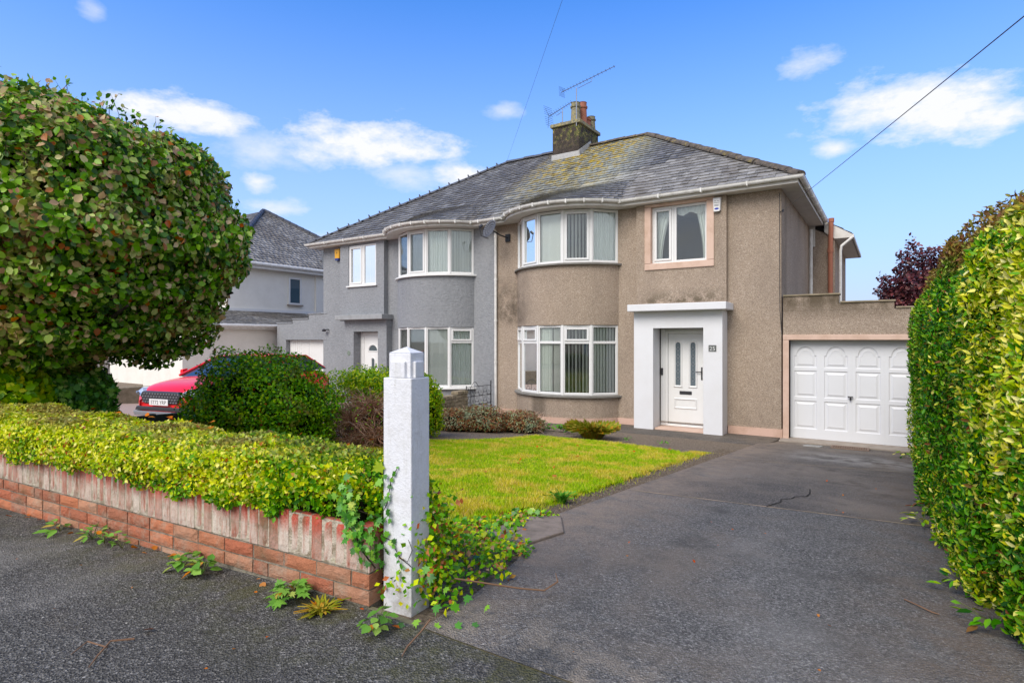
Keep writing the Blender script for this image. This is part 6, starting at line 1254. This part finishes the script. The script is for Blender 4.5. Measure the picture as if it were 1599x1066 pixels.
# ------------------------------------------------------------------ red car
def car():
    T = thing('parked_car', (-12.45, 7.7, gz(-12.45, 7.7)), 'red hatchback car parked on the neighbour driveway facing the street', 'car'); X0, Y0 = -12.45, 5.72
    gz0 = gz(-12.4, 7.0); tilt = -.0
    m = Mat('red_car_paint', (.80, .008, .012), .3, 0, .3); m.b.inputs['Coat Weight'].default_value = .35; m.b.inputs['Coat Roughness'].default_value = .04; RP = m.m
    CG = Mat('car_glass', (.02, .03, .04), .05, 0, .8).m
    st = [(0.0, .62, .30, .62), (.06, .76, .24, .74), (.25, .86, .20, .86), (.6, .90, .18, .93), (1.05, .90, .18, .99), (1.6, .90, .18, 1.0), (2.6, .90, .18, 1.02), (3.5, .89, .2, 1.04), (3.95, .84, .26, 1.02), (4.15, .76, .34, .9)]
    V = []; F = []
    for (l, hw, zb, zt) in st:
        pts = [(0, zb), (hw*.7, zb), (hw*.97, zb+.07), (hw, zb+(zt-zb)*.45), (hw*.985, zb+(zt-zb)*.78), (hw*.90, zt-.035), (hw*.60, zt), (0, zt+.015)]
        ring = pts+[(-x, z) for x, z in pts[-2:0:-1]]
        V += [(X0+x, Y0+l, gz0+z) for x, z in ring]
    n = 14
    for i in range(len(st)-1):
        for k in range(n): F.append((i*n+k, i*n+(k+1) % n, (i+1)*n+(k+1) % n, (i+1)*n+k))
    F += [tuple(range(n)), tuple(range((len(st)-1)*n+n-1, (len(st)-1)*n-1, -1))]
    me = bpy.data.meshes.new('body'); me.from_pydata(V, [], F); me.polygons.foreach_set('use_smooth', [True]*len(F)); o = link('body', me, RP, T); s_ = o.modifiers.new('s', 'SUBSURF'); s_.levels = s_.render_levels = 2
    # cabin
    V = []; F = []; cs = [(1.05, .80, .98, .99), (1.95, .66, 1.0, 1.40), (2.5, .66, 1.0, 1.44), (3.4, .63, 1.02, 1.40), (4.0, .70, 1.03, 1.06)]
    for (l, hw, zb, zt) in cs: V += [(X0-.80, Y0+l, gz0+zb), (X0-hw, Y0+l, gz0+zt-.02), (X0, Y0+l, gz0+zt), (X0+hw, Y0+l, gz0+zt-.02), (X0+.80, Y0+l, gz0+zb)]
    for i in range(4):
        for k in range(4): F.append((i*5+k, i*5+k+1, i*5+k+6, i*5+k+5))
    me = bpy.data.meshes.new('windows'); me.from_pydata(V, [], F); link('windows', me, CG, T)
    q = MB(); 
    for i in range(1, 3):
        a, b = cs[i], cs[i+1]
        for (xa, xb) in ((-1, 0), (0, 1)): q.poly([(X0+xa*a[1]*1.01, Y0+a[0]-.05*(i == 1), gz0+a[3]-.02*(abs(xa))+.012), (X0+xb*a[1]*1.01, Y0+a[0]-.05*(i == 1), gz0+a[3]-.02*abs(xb)+.012), (X0+xb*b[1]*1.01, Y0+b[0], gz0+b[3]-.02*abs(xb)+.012), (X0+xa*b[1]*1.01, Y0+b[0], gz0+b[3]-.02*abs(xa)+.012)])
    for sx in (-1, 1):
        for (a, b) in (((.805, 1.05, .99), (.665, 1.95, 1.39)), ((.665, 1.95, 1.39), (.635, 3.4, 1.38)), ((.635, 3.4, 1.38), (.71, 4.02, 1.05)), ((.80, 2.55, 1.0), (.665, 2.5, 1.42))): q.tube([(X0+sx*a[0], Y0+a[1], gz0+a[2]), (X0+sx*b[0], Y0+b[1], gz0+b[2])], .028, 6)
    q.build('roof', RP, T, smooth=False)
    # grille, plate, lights, lower bumper
    q = MB(); gr = [(-.46, .50), (.46, .50), (.56, .66), (.50, .745), (-.50, .745), (-.56, .66)]; q.hull([(X0+x, Y0-.035, gz0+z) for x, z in gr], [(X0+x*.95, Y0+.1, gz0+z) for x, z in gr]); gl = q.build('grille', DARKG, T, bevel=.02)
    q = MB()
    for i in range(-6, 7):
        for j in range(4): x, z = i*.078+(.039 if j % 2 else 0), .535+j*.055; q.hull([(X0+x-.022, Y0-.045, gz0+z), (X0+x, Y0-.045, gz0+z+.012), (X0+x+.022, Y0-.045, gz0+z), (X0+x, Y0-.045, gz0+z-.012)], [(X0+x-.022, Y0-.03, gz0+z), (X0+x, Y0-.03, gz0+z+.012), (X0+x+.022, Y0-.03, gz0+z), (X0+x, Y0-.03, gz0+z-.012)])
    q.build('mesh', STEEL, gl)
    q = MB(); q.box(X0-.26, X0+.26, Y0-.062, Y0-.048, gz0+.475, gz0+.60); pl = q.build('number_plate', UPVC, T, bevel=.004); text_part('ST72 YRP', (X0, Y0-.0635, gz0+.50), .105, pl, DARKG, 'figures')
    for sx in (-1, 1):
        q = MB(); hl = [(.50, .70), (.60, .64), (.84, .72), (.885, .80), (.66, .80)]; yy = [.015, .0, .13, .30, .10]; q.hull([(X0+sx*x, Y0+y_-.015, gz0+z) for (x, z), y_ in zip(hl, yy)], [(X0+sx*x*.97, Y0+y_+.1, gz0+z) for (x, z), y_ in zip(hl, yy)]); h = q.build('headlight', Mat('headlight_lens', (.55, .60, .65), .08, .3, .8).m, T, bevel=.01)
        q = MB(); q.tube([(X0+sx*.62, Y0-.03, gz0+.70), (X0+sx*.72, Y0+.03, gz0+.71)], .03, 8); q.build('lamp', STEEL, h)
        q = MB(); q.hull([(X0+sx*.95, Y0+1.25, gz0+1.0), (X0+sx*.95, Y0+1.38, gz0+1.0), (X0+sx*.95, Y0+1.38, gz0+1.13), (X0+sx*.95, Y0+1.25, gz0+1.11)], [(X0+sx*1.06, Y0+1.27, gz0+1.01), (X0+sx*1.06, Y0+1.36, gz0+1.01), (X0+sx*1.06, Y0+1.36, gz0+1.12), (X0+sx*1.06, Y0+1.27, gz0+1.10)]); q.tube([(X0+sx*.84, Y0+1.32, gz0+1.0), (X0+sx*.97, Y0+1.32, gz0+1.04)], .02, 6); q.build('mirror', RP, T, bevel=.02)
        for yy_ in (.82, 3.35):
            w_ = bpy.data.objects.new('wheel', None); C.objects.link(w_); w_.parent = T; w_.location = Vector((X0+sx*.80, Y0+yy_, gz0+.32))-T.location
            def ringx(r0, r1, x0, x1):
                q = MB(); A = [(X0+sx*x0, Y0+yy_+r0*math.cos(t*math.pi/12), gz0+.32+r0*math.sin(t*math.pi/12)) for t in range(24)]; B = [(X0+sx*x1, Y0+yy_+r1*math.cos(t*math.pi/12), gz0+.32+r1*math.sin(t*math.pi/12)) for t in range(24)]; q.hull(A, B); return q
            ringx(.36, .36, .70, .906).build('arch', DARKG, w_); ringx(.31, .30, .72, .915).build('tyre', DARKG, w_, bevel=.02); ringx(.20, .19, .8, .922).build('rim', STEEL, w_)
    q = MB(); q.hull([(X0-.72, Y0-.03, gz0+.36), (X0+.72, Y0-.03, gz0+.36), (X0+.80, Y0+.12, gz0+.36), (X0-.80, Y0+.12, gz0+.36)], [(X0-.66, Y0-.035, gz0+.44), (X0+.66, Y0-.035, gz0+.44), (X0+.78, Y0+.1, gz0+.44), (X0-.78, Y0+.1, gz0+.44)]); q.build('lower_intake', DARKG, T, bevel=.015)
    q = MB(); q.hull([(X0-.70, Y0-.06, gz0+.26), (X0+.70, Y0-.06, gz0+.26), (X0+.84, Y0+.2, gz0+.26), (X0-.84, Y0+.2, gz0+.26)], [(X0-.72, Y0-.07, gz0+.345), (X0+.72, Y0-.07, gz0+.345), (X0+.86, Y0+.2, gz0+.345), (X0-.86, Y0+.2, gz0+.345)]); q.build('lower_lip', m_plain('grey_plastic', (.20, .21, .23), .4), T, bevel=.015)
car()
ct = bpy.data.objects['parked_car']; ct.rotation_euler = (0, 0, math.radians(12)); ct.location.x -= .12

# ------------------------------------------------------------------ neighbouring cream house
NH = thing('neighbour_house', (-25, 17, 0), 'cream rendered house with hipped slate roof behind the beech', 'house')
q = MB(); nx0, ny0, ny1 = -21.5, 12.6, 17.2; q.box(-31.5, nx0, ny0, ny1, -.3, 4.98)
q.box(-31.5, nx0-.9, ny1+.001, 21.5, -.3, 4.98); q.box(nx0, nx0+.06, ny1-.5, ny1-.02, 3.2, 4.9); q.build('wall', CREAM, NH)
q = MB(); q.box(nx0+.001, nx0+.05, ny0, ny1, 3.12, 3.24); q.build('string_course', UPVC, NH)
q = MB(); ex, ey0, ey1, bz = nx0+.35, ny0-.35, ny1+.3, 5.05; wd = 10.7; k = (22-ey0)/2; tz = bz+.68*k
q.poly([(ex, ey0, bz), (ex, 22, bz), (ex-k, ey0+k, tz)]); q.poly([(ex, ey0, bz), (ex-k, ey0+k, tz), (-31.8, ey0+k, tz), (-31.8, ey0, bz)]); q.poly([(ex, 22, bz), (ex-k, ey0+k, tz), (-31.8, ey0+k, tz), (-31.8, 22, bz)]); rf = q.build('roof', m_plain('felt', (.06, .06, .06), .9), NH)
slates('slates', lambda u, v: (ex-k*v, u, bz+(tz-bz)*v), lambda v: (ey0+k*v, 22-k*v), 28, m_slate(False), rf)
slates('slates', lambda u, v: (u, ey0+k*v, bz+(tz-bz)*v), lambda v: (-31.8, ex-k*v), 28, m_slate(False), rf)
for (a, b) in (((ex, 22, bz+.03), (ex-k, ey0+k, tz+.04)), ((ex, ey0, bz+.03), (ex-k, ey0+k, tz+.04))):
    a, b = Vector(a), Vector(b)
    for i in range(22): q = MB(); q.tube([tuple(a.lerp(b, i/22)), tuple(a.lerp(b, (i+.97)/22))], [.11, .095], 7); q.build('ridge_tile', m_ridge_dark, rf)
q = MB(); q.tube([(ex+.03, ey0-.05, bz-.02), (ex+.03, ny1+.1, bz-.02)], .07, 8); q.tube([(ex-.5, ny1+.1, bz-.05), (ex-.5, 22, bz-.05)], .07, 8); q.build('gutter', GUTTER, NH)
q = MB(); q.box(nx0+.02, ex, ey0, ny1+.1, bz-.2, bz-.09); q.build('soffit', FASCIA, NH)
q = MB(); q.tube([(nx0-.2, ny1+.35, 5.0), (nx0-.2, ny1+.35, 3.0)], .05, 8); q.tube([(nx0+.2, ny1-.3, 5.1), (nx0-.1, ny1+.1, 4.9)], .04, 8); q.build('downpipe', GUTTER, NH)
q = MB(); q.tube([(nx0-.35, ny1+.25, 5.2), (nx0-.35, ny1+.25, 6.25)], .10, 10); q.build('flue', m_plain('flue_grey', (.10, .11, .13), .5), NH)
BG2 = Mat('blue_reflecting_glass', (.05, .09, .12), .06, 0, .8).m
for (y0_, y1_, z0_, z1_, xx) in ((15.32, 15.95, 3.50, 4.66, nx0), (18.1, 18.75, 3.45, 4.40, nx0-.9)):
    f = MB(); f.box(xx, xx+.05, y0_, y1_, z0_, z0_+.07); f.box(xx, xx+.05, y0_, y1_, z1_-.07, z1_); f.box(xx, xx+.05, y0_, y0_+.07, z0_+.07, z1_-.07); f.box(xx, xx+.05, y1_-.07, y1_, z0_+.07, z1_-.07); wn_ = f.build('window', UPVC, NH); p = MB(); p.box(xx+.002, xx+.02, y0_+.07, y1_-.07, z0_+.07, z1_-.07); p.build('pane', BG2, wn_); s_ = MB(); s_.box(xx+.002, xx+.10, y0_-.06, y1_+.06, z0_-.06, z0_-.002); s_.build('sill', CONC, wn_)
# its side extension with lean-to slate roof
q = MB(); q.box(-21.49, -18.9, 9.6, 15.9, -.3, 2.42); q.build('extension_wall', CREAM, NH)
q = MB(); q.poly([(-18.7, 9.5, 2.52), (-18.7, 16.0, 2.52), (-21.48, 16.0, 3.12), (-21.48, 9.5, 3.12)]); lr = q.build('extension_roof', m_plain('felt', (.06, .06, .06), .9), NH); slates('slates', lambda u, v: (-18.68-2.8*v, u, 2.53+.6*v), lambda v: (9.5, 16.0), 11, m_slate(False), lr)
q = MB(); q.tube([(-18.62, 9.5, 2.48), (-18.62, 16, 2.48)], .06, 8); q.box(-18.72, -18.68, 9.5, 16, 2.36, 2.5); q.build('extension_gutter', GUTTER, NH)
q = MB(); q.tube([(-18.85, 15.0, 2.4), (-18.85, 15.0, .0)], .04, 8); q.build('waste_pipe', DARKG, NH)

# ------------------------------------------------------------------ behind the garage: purple tree, roofs
PT = thing('copper_beech', (.9, 28, 0), 'dark purple leaved tree beyond the garage parapet', 'tree'); PUR = m_leaf('purple_leaf', [(0, (.02, .008, .012)), (.4, (.06, .02, .028)), (.75, (.13, .04, .05)), (.93, (.2, .07, .06)), (1, (.38, .30, .30))], .45, .15)
for (c, r, n) in (((1.0, 28, 3.9), (1.3, 1.3, 1.6), 7000), ((2.0, 28, 4.1), (1.1, 1.1, 1.25), 4000), ((.35, 28.2, 3.4), (.8, .8, .9), 2500)):
    Pn, Nn = ell_shell(c, r, n, .55, .25, -1, 2, c[0]*3); link('crown', leaf_mesh('l', OVAL, Pn, frames(Nn, np.array([0, 0, -.2]), .8, 1), R.uniform(.08, .16, len(Pn))), PUR, PT, 'stuff')
q = MB(); q.tube([(1.2, 28, -.1), (1.2, 28, 2.2), (1.0, 28, 4.2)], [.16, .13, .05], 8)
for k in range(10): a = k*.7; q.tube([(1.2, 28, 2+.12*k), (1.2+1.6*math.cos(a), 28+.9*math.sin(a), 3.8+.15*k)], [.05, .012], 5)
q.build('trunk', BARK, PT)
BH_ = thing('bungalow', (-3.2, 34, 0), 'far slate roofed house showing as a small grey triangle beside the rear downpipe', 'house'); q = MB(); q.box(-8, -1.9, 31, 38, 0, 2.9); q.build('wall', DASH, BH_)
q = MB(); a = [(-8.3, 30.7, 2.9), (-1.6, 30.7, 2.9), (-1.6, 38.3, 2.9), (-8.3, 38.3, 2.9)]; ap = [(-4.95, 33.5, 5.4), (-4.95, 35.5, 5.4)]
q.poly([a[0], a[1], ap[0]]); q.poly([a[1], a[2], ap[1], ap[0]]); q.poly([a[2], a[3], ap[1]]); q.poly([a[3], a[0], ap[0], ap[1]]); q.build('roof', m_slate(False), BH_)

# ------------------------------------------------------------------ soil crumbs
q = MB(); n = 4500; x = R.uniform(-2.42, -2.08, n); y = R.uniform(3.9, 10.2, n); V = []; F = []
T4 = np.array([[1, 0, -.3], [-.5, .87, -.3], [-.5, -.87, -.3], [0, 0, .7]]); s_ = R.uniform(.004, .016, n); a = R.uniform(0, 6.28, n); rot = np.stack([np.stack([np.cos(a), -np.sin(a)], 1), np.stack([np.sin(a), np.cos(a)], 1)], 1)
VV = np.einsum('nij,kj->nki', rot, T4[:, :2]); V = np.concatenate([VV, np.tile(T4[None, :, 2:3], (n, 1, 1))], 2)*s_[:, None, None]+np.stack([x, y, g(x, y)-.012], 1)[:, None, :]; F = (np.array([[0, 1, 3], [1, 2, 3], [2, 0, 3]])[None]+(np.arange(n)*4)[:, None, None]).reshape(-1, 3)
tag(link('soil_crumbs', mesh_np('c', V.reshape(-1, 3), F), SOIL, None), 'loose dark soil crumbs in the strip beside the lawn', 'soil', kind='stuff')
nb.build('kerb_stone', m_paint('dirty_kerb', (.27, .21, .16), (.10, .08, .05), .9, .9, .6, 9, 90), kind='structure', bevel=.008)
